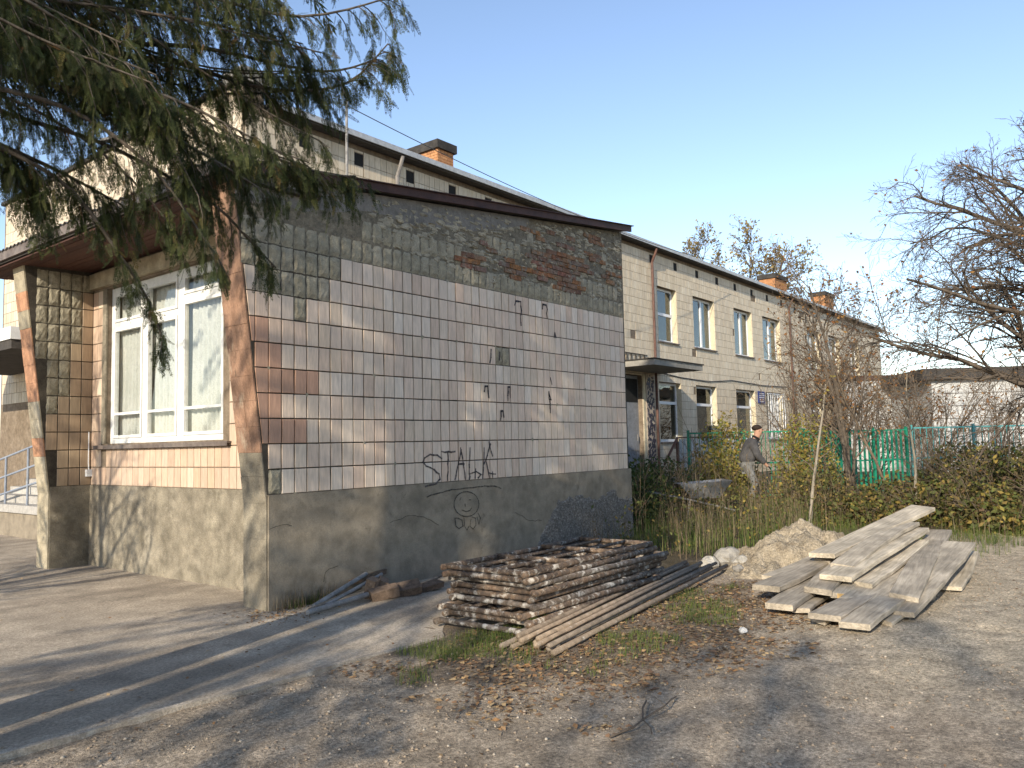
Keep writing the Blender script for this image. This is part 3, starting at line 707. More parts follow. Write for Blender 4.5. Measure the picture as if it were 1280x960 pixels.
def fade(m, lo=.25, hi=.85, scale=28):
    """worn paint: patchy coverage"""
    N = m.node_tree.nodes; L = m.node_tree.links; b = N['Principled BSDF']
    g_ = N.new('ShaderNodeNewGeometry'); n_ = N.new('ShaderNodeTexNoise'); n_.inputs['Scale'].default_value = scale; n_.inputs['Detail'].default_value = 6; L.new(g_.outputs['Position'], n_.inputs['Vector'])
    r_ = N.new('ShaderNodeMapRange'); r_.inputs[1].default_value = .35; r_.inputs[2].default_value = .6; r_.inputs[3].default_value = lo; r_.inputs[4].default_value = hi; L.new(n_.outputs['Fac'], r_.inputs[0]); L.new(r_.outputs[0], b.inputs['Alpha'])
fade(m_gmark, .55, .98); fade(m_gray_mark, .4, .9); fade(m_mark, .6, 1.0)
G_LETTERS = [
    [(2.484, 1.43), (2.405, 1.475), (2.283, 1.484), (2.188, 1.444), (2.161, 1.397), (2.211, 1.347), (2.348, 1.299), (2.435, 1.241), (2.451, 1.179), (2.38, 1.127), (2.258, 1.115), (2.181, 1.102)],
    [(2.486, 1.516), (2.731, 1.511)],
    [(2.594, 1.508), (2.598, 1.308), (2.585, 1.154)],
    [(2.844, 1.528), (2.793, 1.364), (2.723, 1.159)],
    [(2.835, 1.553), (2.878, 1.362), (2.928, 1.118)],
    [(2.783, 1.346), (2.896, 1.348)],
    [(3.017, 1.55), (3.003, 1.396), (2.986, 1.127)],
    [(2.989, 1.217), (3.126, 1.243), (3.223, 1.2), (3.163, 1.158)],
    [(3.117, 1.276), (3.104, 1.16)],
    [(3.294, 1.545), (3.278, 1.349), (3.252, 1.14)],
    [(3.428, 1.596), (3.33, 1.4), (3.288, 1.335)],
    [(3.329, 1.373), (3.366, 1.253), (3.394, 1.147)],
    [(3.386, 1.213), (3.519, 1.194)],
    [(3.398, 1.623), (3.465, 1.436)],
    [(3.458, 1.223), (3.455, 1.144)],
]
G_FACE = [
    [(2.204, 0.974), (2.377, 1.005), (2.646, 1.039), (2.926, 1.041), (3.219, 1.044), (3.462, 1.037), (3.607, 0.996)],
    [(3.153, 0.822), (3.141, 0.775), (3.108, 0.735), (3.057, 0.704), (2.994, 0.685), (2.925, 0.681), (2.855, 0.69), (2.79, 0.712), (2.737, 0.746), (2.699, 0.787), (2.68, 0.833), (2.681, 0.879), (2.703, 0.922), (2.742, 0.958), (2.797, 0.984), (2.863, 0.997), (2.933, 0.996), (3.003, 0.981), (3.064, 0.954), (3.113, 0.915), (3.143, 0.87), (3.153, 0.822)],
    [(2.79, 0.898), (2.81, 0.928)],
    [(2.96, 0.889), (2.999, 0.887)],
    [(2.883, 0.841), (2.886, 0.81)],
    [(2.825, 0.77), (2.899, 0.745), (2.976, 0.752), (3.005, 0.782)],
    [(2.692, 0.681), (2.708, 0.58), (2.763, 0.544), (2.838, 0.568), (2.821, 0.645), (2.748, 0.676), (2.692, 0.681)],
    [(2.859, 0.667), (2.866, 0.566), (2.912, 0.511), (2.951, 0.558)],
    [(2.992, 0.643), (2.97, 0.556), (3.027, 0.512), (3.086, 0.558), (3.079, 0.648), (3.012, 0.666)],
    [(3.109, 0.658), (3.145, 0.565), (3.177, 0.64), (3.13, 0.708)],
]
G_MARKS = [
    [(4.017, 3.538), (4.043, 3.599), (4.157, 3.605), (4.156, 3.415)],
    [(4.149, 3.414), (4.151, 3.264)],
    [(4.671, 3.562), (4.685, 3.631), (4.771, 3.63), (4.785, 3.441)],
    [(3.479, 2.868), (3.448, 2.683)],
    [(3.662, 2.841), (3.649, 2.737)],
    [(3.322, 2.293), (3.339, 2.364), (3.395, 2.366), (3.409, 2.216)],
    [(3.816, 2.187), (3.825, 2.374), (3.872, 2.376), (3.87, 2.23)],
    [(4.779, 2.347), (4.781, 2.236), (4.83, 2.227), (4.778, 2.325)],
    [(4.792, 2.226), (4.806, 2.038)],
    [(3.648, 1.917), (3.661, 2.04), (3.706, 2.04), (3.72, 1.959)],
    [(4.825, 2.549), (4.859, 2.461)],
    [(4.948, 3.164), (4.97, 3.234), (4.994, 3.168)],
]
for a_, b_ in ((0,1),(1,3),(3,6),(6,9),(9,15)): strokes('graffiti_letter', G_LETTERS[a_:b_], .024, m_gmark, side_wall, -.0195)
strokes('graffiti_underline', G_FACE[:1], .017, m_gray_mark, side_wall, -.0345)
strokes('graffiti_face', G_FACE[1:6], .016, m_gray_mark, side_wall, -.0345)
for g_ in G_FACE[6:]: strokes('graffiti_scrawl', [g_], .015, m_gray_mark, side_wall, -.0345)
for g_ in G_MARKS: strokes('tar_mark', [g_], .026, m_mark, side_wall, -.0195)
strokes('crack', [[(-.01,.798),(.144,.831),(.26,.812)],[(.657,.193),(.68,.289),(.848,.334)],[(1.6,.72),(1.9,.78),(2.15,.74),(2.4,.62)],[(3.9,.66),(4.2,.52),(4.5,.49)]], .0045, m_dark, side_wall, -.0345)

# ------------------------------------------------------------------ the two-storey building
BY, BX0, BX1, BZ = 5.0, 2.94, 44.0, 7.55          # side wall plane y, its ends, eave height
FY1 = 15.7                                        # front facade runs from y = BY to FY1 at x = BX0
main = empty('two_storey_building', (BX0, BY, 0), 'long two storey building faced with yellowish tiles behind the annex', 'building')
UP = [(17.6,18.9),(20.1,21.8),(23.5,25.2),(26.3,28.2),(31.6,33.3),(34.6,36.3),(38.0,39.6)]
LO = [(17.5,19.0),(20.1,21.7),(23.4,25.2),(26.3,28.1),(31.6,33.3),(34.6,36.3),(38.0,39.6)]
open_ = [(a, b, 4.72, 6.46) for a, b in UP]+[(a, b, 1.55, 3.42) for a, b in LO]+[(15.2,16.45,.55,3.55)]
# wall made of strips round the openings
mb = MB(); cuts = sorted({BX0, BX1, *[q for o_ in open_ for q in o_[:2]]})
for a, b in zip(cuts[:-1], cuts[1:]):
    hs = sorted([(o_[2], o_[3]) for o_ in open_ if o_[0] <= a+1e-6 and o_[1] >= b-1e-6])
    z = -.3
    for (p, q) in hs+[(BZ, None)]:
        if p > z: mb.box((a, BY, z), (b, BY+.40, p))
        z = q
wall_s = mb.build('side_wall', m_joint_y, main)
# tiles over the whole visible wall
vents = [4.2, 5.5, 6.9, 8.2, 9.45, 10.8, 12.1, 13.4, 14.7, 17.3, 18.9, 20.5, 22.1, 23.7, 25.3, 26.9, 28.5, 30.1, 31.7]
rg = np.random.default_rng(5); mb = MB(); k = 0
z0 = .3
bare = lambda x, z: fbm(np.array(x*.75), np.array(z*1.3), 61) > .775
vrect = [(v-.12, v+.12, BZ-.42, BZ-.16) for v in vents]
while z0 < BZ-.06:
    x0 = BX0+.02
    while x0 < BX1:
        w = CP if x0 < 30 else CP*2; x1 = x0+w; hid = (x0 < 14.6 and z0 < 4.2)
        if not hid and not (bare(x0, z0) and x0 > 3.5 and rg.random() < .9) and z0+RP < BZ:
            rects = [(x0, x1, z0, z0+RP)]
            for a, b, c_, d in open_+vrect:
                nr = []
                for (p, q, r_, t_) in rects:
                    if q <= a or p >= b or t_ <= c_ or r_ >= d: nr.append((p, q, r_, t_)); continue
                    if p < a: nr.append((p, a, r_, t_))
                    if q > b: nr.append((b, q, r_, t_))
                    if r_ < c_: nr.append((max(p, a), min(q, b), r_, c_))
                    if t_ > d: nr.append((max(p, a), min(q, b), d, t_))
                rects = nr
            for (p, q, r_, t_) in rects:
                if q-p > .025 and t_-r_ > .025: mb.box((p+.005, BY-.012-.004*rg.random(), r_+.005), (q-.005, BY-.0005, t_-.005))
        x0 = x1
    z0 += RP
tag(mb.build('wall_tile_field', m_tile_y, wall_s), kind='stuff')
for v in vents:
    mb = MB(); mb.box((v-.11, BY-.004, BZ-.41), (v+.11, BY-.001, BZ-.17)); mb.build('vent', m_dark, wall_s)
# front facade
mb = MB(); mb.box((BX0, BY+.40, -.3), (BX0+.4, FY1, BZ+.42)); mb.box((BX0+.001, BY+.001, BZ), (BX0+.4, BY+.399, BZ+.42))
wall_f = mb.build('front_wall', m_joint_y, main)
mb = MB(); z0 = .3
while z0+RP < BZ+.42:
    y0 = BY+.02
    while y0+CP < FY1:
        if z0 > 2.8: mb.box((BX0-.012-.004*rg.random(), y0+.005, z0+.005), (BX0-.0005, y0+CP-.005, z0+RP-.005), rnd=(rg.random() if not (11.2 < y0 < 12.3 and z0 > 6.0) else .5))
        y0 += CP
    z0 += RP
tag(mb.build('facade_tile_field', m_tile_y, wall_f), kind='stuff')
for y0 in (13.3, 13.9):
    mb = MB(); mb.box((BX0-.03, y0, 5.9), (BX0-.013, y0+.12, 6.5)); mb.build('facade_slot', m_fin, wall_f)
mb = MB(); mb.box((BX0-.07, BY-.06, BZ+.42), (BX0+.45, FY1+.1, BZ+.50)); mb.build('parapet_cap', m_eaved, wall_f)
mb = MB(); mb.box((BX0-.10, BY-.1, BZ+.42), (BX0+.5, BY+.5, BZ+.66), jit=.01); mb.build('parapet_corner_block', m_conc, wall_f)
# roof and eave
def zroof(y): return BZ+.13+(y-BY)*.17
mb = MB(); mb.prism([(BY-.27,BZ+.065),(BY+6.5,zroof(BY+6.5)-.06),(BY+6.5,zroof(BY+6.5)),(BY-.27,BZ+.12)], 'x', BX0+.46, BX1+.3)
roof2 = mb.build('roof', m_roof, main)
mb = MB(); mb.prism([(BY-.25,BZ-.01),(BY-.01,BZ-.01),(BY-.01,BZ+.06),(BY-.25,BZ+.06)], 'x', BX0+.46, BX1+.3); mb.build('eave_soffit', m_eaved, roof2)
mb = MB(); mb.box((BX0+.46, BY-.30, BZ+.02), (BX1+.3, BY-.271, BZ+.13)); mb.build('eave_edge', m_eave, roof2)
def chimney(x0, x1, y0, y1, zt):
    zb = zroof(y0)-.3; mb = MB(); z = zb; row = 0
    mb.box((x0+.012, y0+.012, zb), (x1-.012, y1-.012, zt-.22), rnd=.1)
    while z < zt-.22:
        for (ax, p, q, fixed) in (('x', x0, x1, y0), ('y', y0, y1, x0)):
            t = p-(.125 if row % 2 else 0)
            while t < q:
                a, b = max(t, p)+.006, min(t+.25, q)-.006
                if b > a:
                    if ax == 'x': mb.box((a, fixed, z+.005), (b, fixed+.02, min(z+.07, zt-.22)))
                    else: mb.box((fixed, a, z+.005), (fixed+.02, b, min(z+.07, zt-.22)))
                t += .25
        z += .075; row += 1
    ch = mb.build('chimney', m_brickr, roof2)
    mb = MB(); mb.box((x0-.07, y0-.07, zt-.22), (x1+.07, y1+.07, zt)); mb.build('chimney_cap', m_slate, ch)
    mb = MB(); mb.box((x0-.03, y0-.03, zb), (x1+.03, y1+.03, zroof(y0)+.14)); mb.build('chimney_flashing', m_eave, ch)
chimney(9.85, 10.45, 7.0, 9.3, 9.45); chimney(33.4, 35.0, 7.0, 7.8, 9.60); chimney(41.0, 42.6, 7.0, 7.8, 9.75)
# windows
def bwin(x0, x1, z0, z1, style):
    yy = BY+.16; mb = MB(); w = .075
    mb.box((x0, yy, z0), (x0+w, yy+.07, z1)); mb.box((x1-w, yy, z0), (x1, yy+.07, z1))
    mb.box((x0+w, yy+.001, z0), (x1-w, yy+.069, z0+w)); mb.box((x0+w, yy+.001, z1-w), (x1-w, yy+.069, z1))
    xm = x0+(x1-x0)*.55
    if style == 'v': mb.box((xm-.05, yy-.006, z0+w), (xm+.05, yy+.064, z1-w)); cells = [(x0+w, xm-.05, z0+w, z1-w), (xm+.05, x1-w, z0+w, z1-w)]
    else:
        zt = z0+(z1-z0)*(.66 if style == 't' else .52)
        mb.box((x0+w, yy-.004, zt-.045), (x1-w, yy+.06, zt+.045)); cells = [(x0+w, x1-w, z0+w, zt-.045), (x0+w, x1-w, zt+.045, z1-w)]
    fr_ = mb.build('window', m_plast, main)
    for c_ in cells:
        mb = MB(); mb.box((c_[0]-.003, yy+.03, c_[2]-.003), (c_[1]+.003, yy+.034, c_[3]+.003)); mb.build('pane', m_glassd, fr_)
    mb = MB(); mb.box((x0-.03, BY-.07, z0-.05), (x1+.03, BY+.155, z0-.012)); mb.build('sill', m_sill, fr_)
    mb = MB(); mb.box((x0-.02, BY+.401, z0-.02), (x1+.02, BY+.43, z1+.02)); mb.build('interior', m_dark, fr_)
    if style == 'v':
        gx = np.linspace(xm, x1-.02, 40); gzz = np.linspace(z0, z1, 3); GX, GZ = np.meshgrid(gx, gzz)
        np_obj('curtain', np.stack([GX, yy+.14+.03*np.sin(GX*40), GZ], -1).reshape(-1,3), grid_faces(*GX.shape), m_curt, fr_, smooth=True)
    mb = MB()
    mb.box((x1-.012, BY-.004, z0), (x1-.0005, BY+.159, z1)); mb.build('reveal', m_tile_rev, fr_)
    mb = MB(); mb.box((x0+.0005, BY-.004, z0), (x0+.012, BY+.159, z1)); mb.build('reveal', m_tile_rev, fr_)
m_tile_rev = mat('reveal_cream', [(.60,.53,.38),(.55,.48,.34)], rough=.9, mul=.15, bump=.2)
for q, (a, b) in enumerate(UP): bwin(a, b, 4.72, 6.46, 'h' if q == 0 else 'v')
for q, (a, b) in enumerate(LO): bwin(a, b, 1.55, 3.42, 't' if q != 3 else 'v')
# iron bars before the fourth ground floor window
mb = MB()
for q in range(9):
    x = 26.35+q*.215; mb.tube([(x, BY-.08, 1.6), (x+.12*math.sin(q), BY-.08, 2.5), (x, BY-.08, 3.38)], .014, 5)
mb.beam((26.3, BY-.08, 1.62), (28.1, BY-.08, 1.62), .03, .03); mb.beam((26.3, BY-.08, 3.36), (28.1, BY-.08, 3.36), .03, .03)
mb.build('window_bars', m_plast, main)
def downpipe(x, zb, m):
    mb = MB(); mb.tube([(x, BY-.26, BZ-.02), (x, BY-.22, BZ-.14), (x, BY-.09, BZ-.42), (x, BY-.09, zb+.2), (x, BY-.09, zb)], .042, 8); return mb.build('downpipe', m, main)
downpipe(17.2, .4, m_pipeb); downpipe(29.2, .4, m_pipeb); downpipe(6.45, 5.2, m_pipe)
mb = MB(); mb.tube([(16.8, BY-.03, 3.75), (19, BY-.03, 3.62), (21, BY-.03, 3.58), (22.2, BY-.03, 3.66), (23.0, BY-.03, 3.72), (26, BY-.03, 3.66), (29, BY-.03, 3.72)], .018, 5); mb.build('wall_cable', m_cable, main)
mb = MB(); mb.box((25.45, BY-.05, 2.95), (26.1, BY-.016, 3.42)); pq = mb.build('sign_plaque', m_blue, main)
mb = MB()
for q in range(5):
    z = 3.33-q*.075; w = (.22, .26, .24, .18, .2)[q]; xc = 25.775; x = xc-w
    while x < xc+w: mb.box((x, BY-.0535, z-.016), (x+.03, BY-.0505, z+.016)); x += .045
mb.build('plaque_text', m_plaqt, pq)
# side door, mosaic pier, concrete canopy
mb = MB(); mb.box((15.2, BY+.14, .55), (16.45, BY+.19, 3.55)); dr = mb.build('side_door', m_doorg, main)
mb = MB(); mb.box((15.25, BY+.13, 2.75), (16.4, BY+.139, 3.45)); mb.build('door_glazing', m_dark, dr)
mb = MB(); mb.box((15.3, BY+.125, 1.3), (16.38, BY+.139, 1.34)); mb.tube([(16.25, BY+.08, 1.6), (16.25, BY+.08, 1.8)], .015, 6); mb.build('door_rail', m_steel, dr)
mb = MB(); mb.box((16.47, BY-.03, .55), (16.62, BY-.017, 3.6)); mb.build('door_jamb', m_tile_rev, main)
mb = MB(); mb.box((16.63, BY-.045, .6), (17.12, BY-.017, 3.62)); mo = mb.build('mosaic_pier', m_mosl, main)
mb = MB(); rgm = random.Random(11)
for q in range(260):
    x = rgm.uniform(16.66, 17.09); z = rgm.uniform(.65, 3.58); r_ = rgm.uniform(.02, .055); nn = rgm.choice((3, 4, 5)); a0 = rgm.uniform(0, 6)
    pl = [(x+r_*math.cos(a0+6.283*t/nn), z+r_*1.25*math.sin(a0+6.283*t/nn)) for t in range(nn)]
    mb.prism(pl, 'y', BY-.052-.004*rgm.random(), BY-.0455)
tag(mb.build('mosaic_shards', m_mos, mo), kind='stuff')
mb = MB(); mb.box((14.6, 3.55, 3.66), (17.6, BY-.017, 3.82)); cn = mb.build('door_canopy', m_conc, main)
mb = MB(); mb.box((14.57, 3.52, 3.821), (17.63, BY-.018, 3.85)); mb.build('canopy_roofing', m_slate, cn)
mb = MB()
for q in range(14): mb.tube([(15.0+q*.13, BY-.03, 3.86), (15.0+q*.13+.05*(-1)**q, BY-.03, 4.18)], .012, 4)
mb.beam((14.95, BY-.03, 4.19), (16.8, BY-.03, 4.19), .02, .02); mb.build('canopy_grille', m_eaved, cn)
mb = MB(); mb.box((14.4, 3.3, -.3), (19.6, BY-.02, .55)); pch = mb.build('porch_slab', m_conc, main)
mb = MB(); mb.box((14.38, 3.28, .551), (19.62, BY-.018, .59)); mb.build('porch_paving', m_kerb, pch)

# annex aerial pole and cable
mb = MB(); mb.tube([(3.53, 3.0, 4.75), (3.535, 3.0, 6.0), (3.54, 3.0, 7.25)], .022, 8)
tag(mb.build('roof_pole', m_steel), 'thin pale metal pole rising from the annex roof behind the branches', 'pole')
mb = MB(); a = np.array([3.54, 3.0, 7.15]); b = np.array([21.5, 4.5, 7.75])
mb.tube([tuple(a+(b-a)*t+np.array([0, 0, -.55*4*t*(1-t)*.6])) for t in np.linspace(0, 1, 24)], .009, 4)
tag(mb.build('overhead_cable', m_cable), 'thin dark cable sagging from the roof pole along the building', 'cable')

# ------------------------------------------------------------------ entrance at the far left
st = empty('entrance_stairs', (1.6, 9.0, 0), 'pale stone entrance steps on a grey base left of the annex', 'stairs')
mb = MB(); mb.box((1.5, 9.2, -.05), (2.92, 14.5, .47)); mb.build('stair_base', m_cem, st)
for q in range(4):
    mb = MB(); z = .471+q*.15; y0 = 9.15+(3-q)*.0
    mb.box((1.45+q*.30, 9.12, z), (2.93, 12.4 if q else 14.6, z+.15), jit=.004); mb.build('step', m_stairs, st)
rl = empty('entrance_railing', (1.5, 9.3, .5), 'blue grey steel tube handrail on the entrance steps', 'railing')
A0, A1 = np.array([1.52, 9.6, .55]), np.array([1.52, 13.2, .45])
for h in (.38, .72, 1.10):
    mb = MB(); mb.tube([(1.54, 9.3, .62+h+.12), (1.54, 13.6, .44+h-.35)], .022, 8); mb.build('rail_bar', m_railm, rl)
for y in (10.1, 11.2, 12.4, 13.5):
    zt = .74+1.1-(y-9.3)*.151; mb = MB(); mb.tube([(1.54, y, .45), (1.54, y, zt)], .024, 8); mb.build('post', m_railm, rl)
aw = empty('entrance_awning', (1.3, 10, 3.6), 'dark entrance awning with a white edge at the left border', 'awning')
mb = MB(); mb.box((.9, 9.3, 3.72), (2.9, 15.0, 3.95)); mb.build('awning_edge', m_white, aw)
mb = MB(); mb.box((.93, 9.33, 3.55), (2.9, 15.0, 3.715)); mb.build('awning_soffit', m_eaved, aw)
mb = MB(); mb.tube([(1.0, 9.4, -.05), (1.0, 9.4, 3.55)], .05, 8); mb.build('awning_post', m_eaved, aw) if False else None
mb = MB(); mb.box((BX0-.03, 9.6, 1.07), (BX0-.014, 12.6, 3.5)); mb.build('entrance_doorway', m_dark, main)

# ------------------------------------------------------------------ welded pipe frames, loose pipes
def pipe_frame(dx, dy, z, yaw, label, seed):
    rg = random.Random(seed); Lf, Wf, r = 2.38, .90, .027
    root = empty('pipe_frame', (dx, dy, z), label, 'frame', 'rusty welded pipe frames lying in one stack')
    c, s = math.cos(yaw), math.sin(yaw)
    T = lambda x, y, h=0: (dx+c*x-s*y, dy+s*x+c*y, z+h)
    m = m_rust2 if seed % 3 == 0 else m_rust
    for y in (0, Wf):
        mb = MB(); mb.tube([T(-.03, y, rg.uniform(-.004,.004)), T(Lf*.5, y, rg.uniform(-.01,.006)), T(Lf+rg.uniform(-.05,.08), y, 0)], r, 10); mb.build('rail', m, root, smooth=True)
    for x in (.03, Lf*.33, Lf*.66, Lf-.06):
        mb = MB(); mb.tube([T(x, 0, .004), T(x, Wf, .004)], r*.93, 8); mb.build('rung', m, root, smooth=True)
    for y in (.3, .6):
        mb = MB(); mb.tube([T(.03, y, .012), T(Lf-.06, y, .012)], r*.6, 6); mb.build('brace', m, root, smooth=True)
    return root
ordn = ['bottom', 'second', 'third', 'fourth', 'fifth', 'sixth', 'seventh', 'eighth', 'topmost']
for q in range(9):
    lab = {0: 'rusty pipe frame at the bottom of the stack, lying on grass', 8: 'rusty pipe frame on top of the stack with peeling white paint'}.get(q, ordn[q]+' rusty pipe frame up from the bottom of the stack')
    random.seed(100+q)
    pipe_frame(.52+.028*q+random.uniform(-.09,.09), -2.80+.010*q+random.uniform(-.045,.05), .055+q*.0535, random.uniform(-.03,.03)+.012, lab, q)
rg = random.Random(21)
names = ['first', 'second', 'third', 'fourth', 'fifth', 'sixth', 'seventh', 'eighth', 'ninth', 'tenth', 'eleventh']
for q in range(11):
    lay = q % 2; y0 = -2.92-.043*q; x0 = .10+rg.uniform(-.06,.16)+.01*q; y1 = -2.36-.047*q+rg.uniform(-.02,.02); x1 = 4.35+rg.uniform(-.45,.3)
    z0 = float(gz(x0, y0))+.03+.042*lay; z1 = float(gz(x1, y1))+.035+.05*lay+.03
    mb = MB(); mb.tube([(x0, y0, z0), ((x0+x1)/2, (y0+y1)/2, (z0+z1)/2+.01), (x1, y1, z1)], rg.choice((.019, .022, .024)), 9)
    o = mb.build('loose_pipe', m_rust3, smooth=True)
    tag(o, names[q]+' long loose rusty pipe counted outward from the frame stack', 'pipe', 'loose rusty pipes beside the frame stack')

# ------------------------------------------------------------------ planks
def plank(p, q, w, th, label, bow=0, cut=False):
    p = Vector(p); q = Vector(q); d = (q-p).normalized(); x = d.cross(Vector((0,0,1))).normalized(); up = x.cross(d)
    rg = random.Random(label); n = 9; V = []; Fq = []
    tw = rg.uniform(-.16, .16); bev = .006; bow = rg.uniform(-.012,.03); skx = rg.uniform(-.02,.02); yaw = rg.uniform(-.025,.025); q = p+Matrix.Rotation(yaw, 3, 'Z') @ (q-p); d = (q-p).normalized(); x = d.cross(Vector((0,0,1))).normalized(); up = x.cross(d)
    prof = [(-1,-1),(1,-1),(1,1),(-1,1)]
    for i in range(n):
        t = i/(n-1); c_ = p+(q-p)*t+up*(bow*4*t*(1-t))
        ww = w*(1+rg.uniform(-.025,.025)); e = rg.uniform(-.006,.006)+skx*4*t*(1-t)
        sk = (rg.uniform(-.04,.04) if i in (0, n-1) else 0)
        for (a, b) in ((-ww/2+bev,-th/2),(ww/2-bev,-th/2),(ww/2,-th/2+bev),(ww/2,th/2-bev),(ww/2-bev,th/2),(-ww/2+bev,th/2),(-ww/2,th/2-bev),(-ww/2,-th/2+bev)):
            ang = tw*(t-.5); a2 = a*math.cos(ang)-b*math.sin(ang); b2 = a*math.sin(ang)+b*math.cos(ang)
            V.append(c_+x*(a2+e)+up*b2+d*(sk*a/w*2))
    mb = MB(); fs = []
    for i in range(n-1):
        for k in range(8): fs.append((i*8+k, i*8+(k+1) % 8, (i+1)*8+(k+1) % 8, (i+1)*8+k))
    fs += [tuple(range(7, -1, -1)), tuple(range((n-1)*8, n*8))]
    # local frame so that the grain runs along the board: build at origin, then place with rotation
    M = Matrix((d, x, up)).transposed().to_4x4(); M.translation = p
    inv = M.inverted(); me = bpy.data.meshes.new('plank'); me.from_pydata([tuple(inv @ v) for v in V], [], fs)
    import bmesh
    bm = bmesh.new(); bm.from_mesh(me); bmesh.ops.recalc_face_normals(bm, faces=bm.faces); bm.to_mesh(me); bm.free()
    me.materials.append(m_plank2); ob = bpy.data.objects.new('plank', me); link(ob); ob.matrix_world = M
    ORIG[ob.name] = p; tag(ob, label, 'plank', 'weathered planks thrown in a pile')
    if cut:
        mc = MB(); h = th/2-.004
        mc.box((-.0035, -w/2+.008, -h), (-.0005, w/2-.008, h)); c2 = MB.build(mc, 'fresh_cut_end', m_endgrain, None); c2.parent = ob
    return ob
def wood_mat():
    m = mat('plank_weathered', [(.39,.335,.26),(.47,.405,.31),(.36,.31,.245),(.52,.45,.345),(.56,.48,.36)], src='obj', rough=.88, mul=.0, fine=0, bump=0)
    nt = m.node_tree; N = nt.nodes; L = nt.links; b = N['Principled BSDF']
    tc = N.new('ShaderNodeTexCoord'); oi = N.new('ShaderNodeObjectInfo')
    ad = N.new('ShaderNodeVectorMath'); ad.operation = 'ADD'; L.new(tc.outputs['Object'], ad.inputs[0])
    sc = N.new('ShaderNodeVectorMath'); sc.operation = 'SCALE'; sc.inputs['Scale'].default_value = 30; L.new(oi.outputs['Random'], sc.inputs[0]); L.new(sc.outputs[0], ad.inputs[1])
    mp = N.new('ShaderNodeMapping'); mp.inputs['Scale'].default_value = (2.2, 24, 24); L.new(ad.outputs[0], mp.inputs[0])
    n1 = N.new('ShaderNodeTexNoise'); n1.inputs['Scale'].default_value = 1.6; n1.inputs['Detail'].default_value = 6; n1.inputs['Distortion'].default_value = .6; L.new(mp.outputs[0], n1.inputs['Vector'])
    n2 = N.new('ShaderNodeTexNoise'); n2.inputs['Scale'].default_value = 3.2; n2.inputs['Detail'].default_value = 5; L.new(ad.outputs[0], n2.inputs['Vector'])
    old = b.inputs['Base Color'].links[0].from_socket
    def mul(c, src, lo, hi):
        mr = N.new('ShaderNodeMapRange'); mr.inputs[1].default_value = .3; mr.inputs[2].default_value = .7; mr.inputs[3].default_value = lo; mr.inputs[4].default_value = hi
        L.new(src, mr.inputs[0]); v = N.new('ShaderNodeVectorMath'); v.operation = 'SCALE'; L.new(c, v.inputs[0]); L.new(mr.outputs[0], v.inputs['Scale']); return v.outputs[0]
    c_ = mul(mul(old, n1.outputs[0], .66, 1.16), n2.outputs[0], .6, 1.22); L.new(c_, b.inputs['Base Color'])
    bp = N.new('ShaderNodeBump'); bp.inputs['Strength'].default_value = .9; bp.inputs['Distance'].default_value = .008; L.new(n1.outputs[0], bp.inputs['Height']); L.new(bp.outputs[0], b.inputs['Normal'])
    return m
m_plank2 = wood_mat()
PK = [
 ((4.02,-4.09,.335),(6.55,-4.57,.66),.30,.05,'highest plank of the pile, long and pale, tilting up to the right',.0,False),
 ((3.58,-4.43,.300),(5.75,-4.62,.53),.24,.045,'grey plank lying just under the highest plank',.0,False),
 ((3.22,-4.46,.245),(5.70,-4.66,.475),.30,.05,'plank with a square front end in the middle of the pile',.0,False),
 ((3.35,-4.62,.185),(5.40,-4.74,.37),.30,.045,'plank under the square ended one, its right edge over shadow',.0,False),
 ((3.09,-5.09,.145),(6.30,-4.74,.40),.25,.045,'upper of the two long planks fanning out on the right',.0,False),
 ((2.78,-5.08,.060),(5.50,-5.13,.36),.31,.045,'lower of the two long planks fanning out on the right',.0,False),
 ((2.88,-4.80,.105),(5.50,-4.78,.26),.42,.03,'broad shaded board lying below the crossing planks',.0,False),
 ((2.20,-4.68,.085),(3.60,-4.72,.13),.25,.05,'front plank of the pile with a striped top, on the sand',.0,False),
 ((2.12,-4.93,.060),(3.50,-4.98,.10),.24,.05,'frontmost low plank of the pile, right of the striped one',.0,False),
 ((2.85,-3.93,.155),(4.70,-4.00,.27),.25,.055,'plank sticking out farthest to the left of the pile',.0,False),
 ((2.46,-4.19,.075),(4.00,-4.15,.13),.25,.055,'low plank on the left, resting on dead leaves',.0,False),
 ((3.45,-3.74,.150),(5.20,-3.86,.26),.20,.045,'rear left plank of the pile beside the sand',.0,False),
 ((2.98,-4.37,.150),(4.40,-4.28,.25),.26,.055,'short thick plank at the centre front of the pile',.0,False),
 ((3.02,-4.55,.120),(3.9,-4.50,.18),.13,.05,'narrow plank with a fresh orange saw cut end',.0,True),
 ((2.62,-4.33,.030),(3.7,-4.30,.05),.15,.04,'small plank end under the left planks',.0,False),
 ((2.32,-4.58,.022),(3.4,-4.62,.04),.16,.04,'flat plank half hidden under the striped front plank',.0,False),
 ((2.55,-5.06,.020),(3.9,-5.10,.03),.12,.035,'narrow plank on the ground below the right hand planks',.0,False),
 ((4.4,-5.24,.04),(5.7,-5.20,.24),.18,.04,'plank peeking out under the far right of the pile',.0,False),
 ((4.15,-4.05,.250),(5.60,-4.20,.34),.20,.05,'plank block tucked under the front end of the highest plank',.0,False),
]
for p_, q_, w, th, lab, bow, cut in PK: plank(p_, q_, w, th, lab, bow, cut)

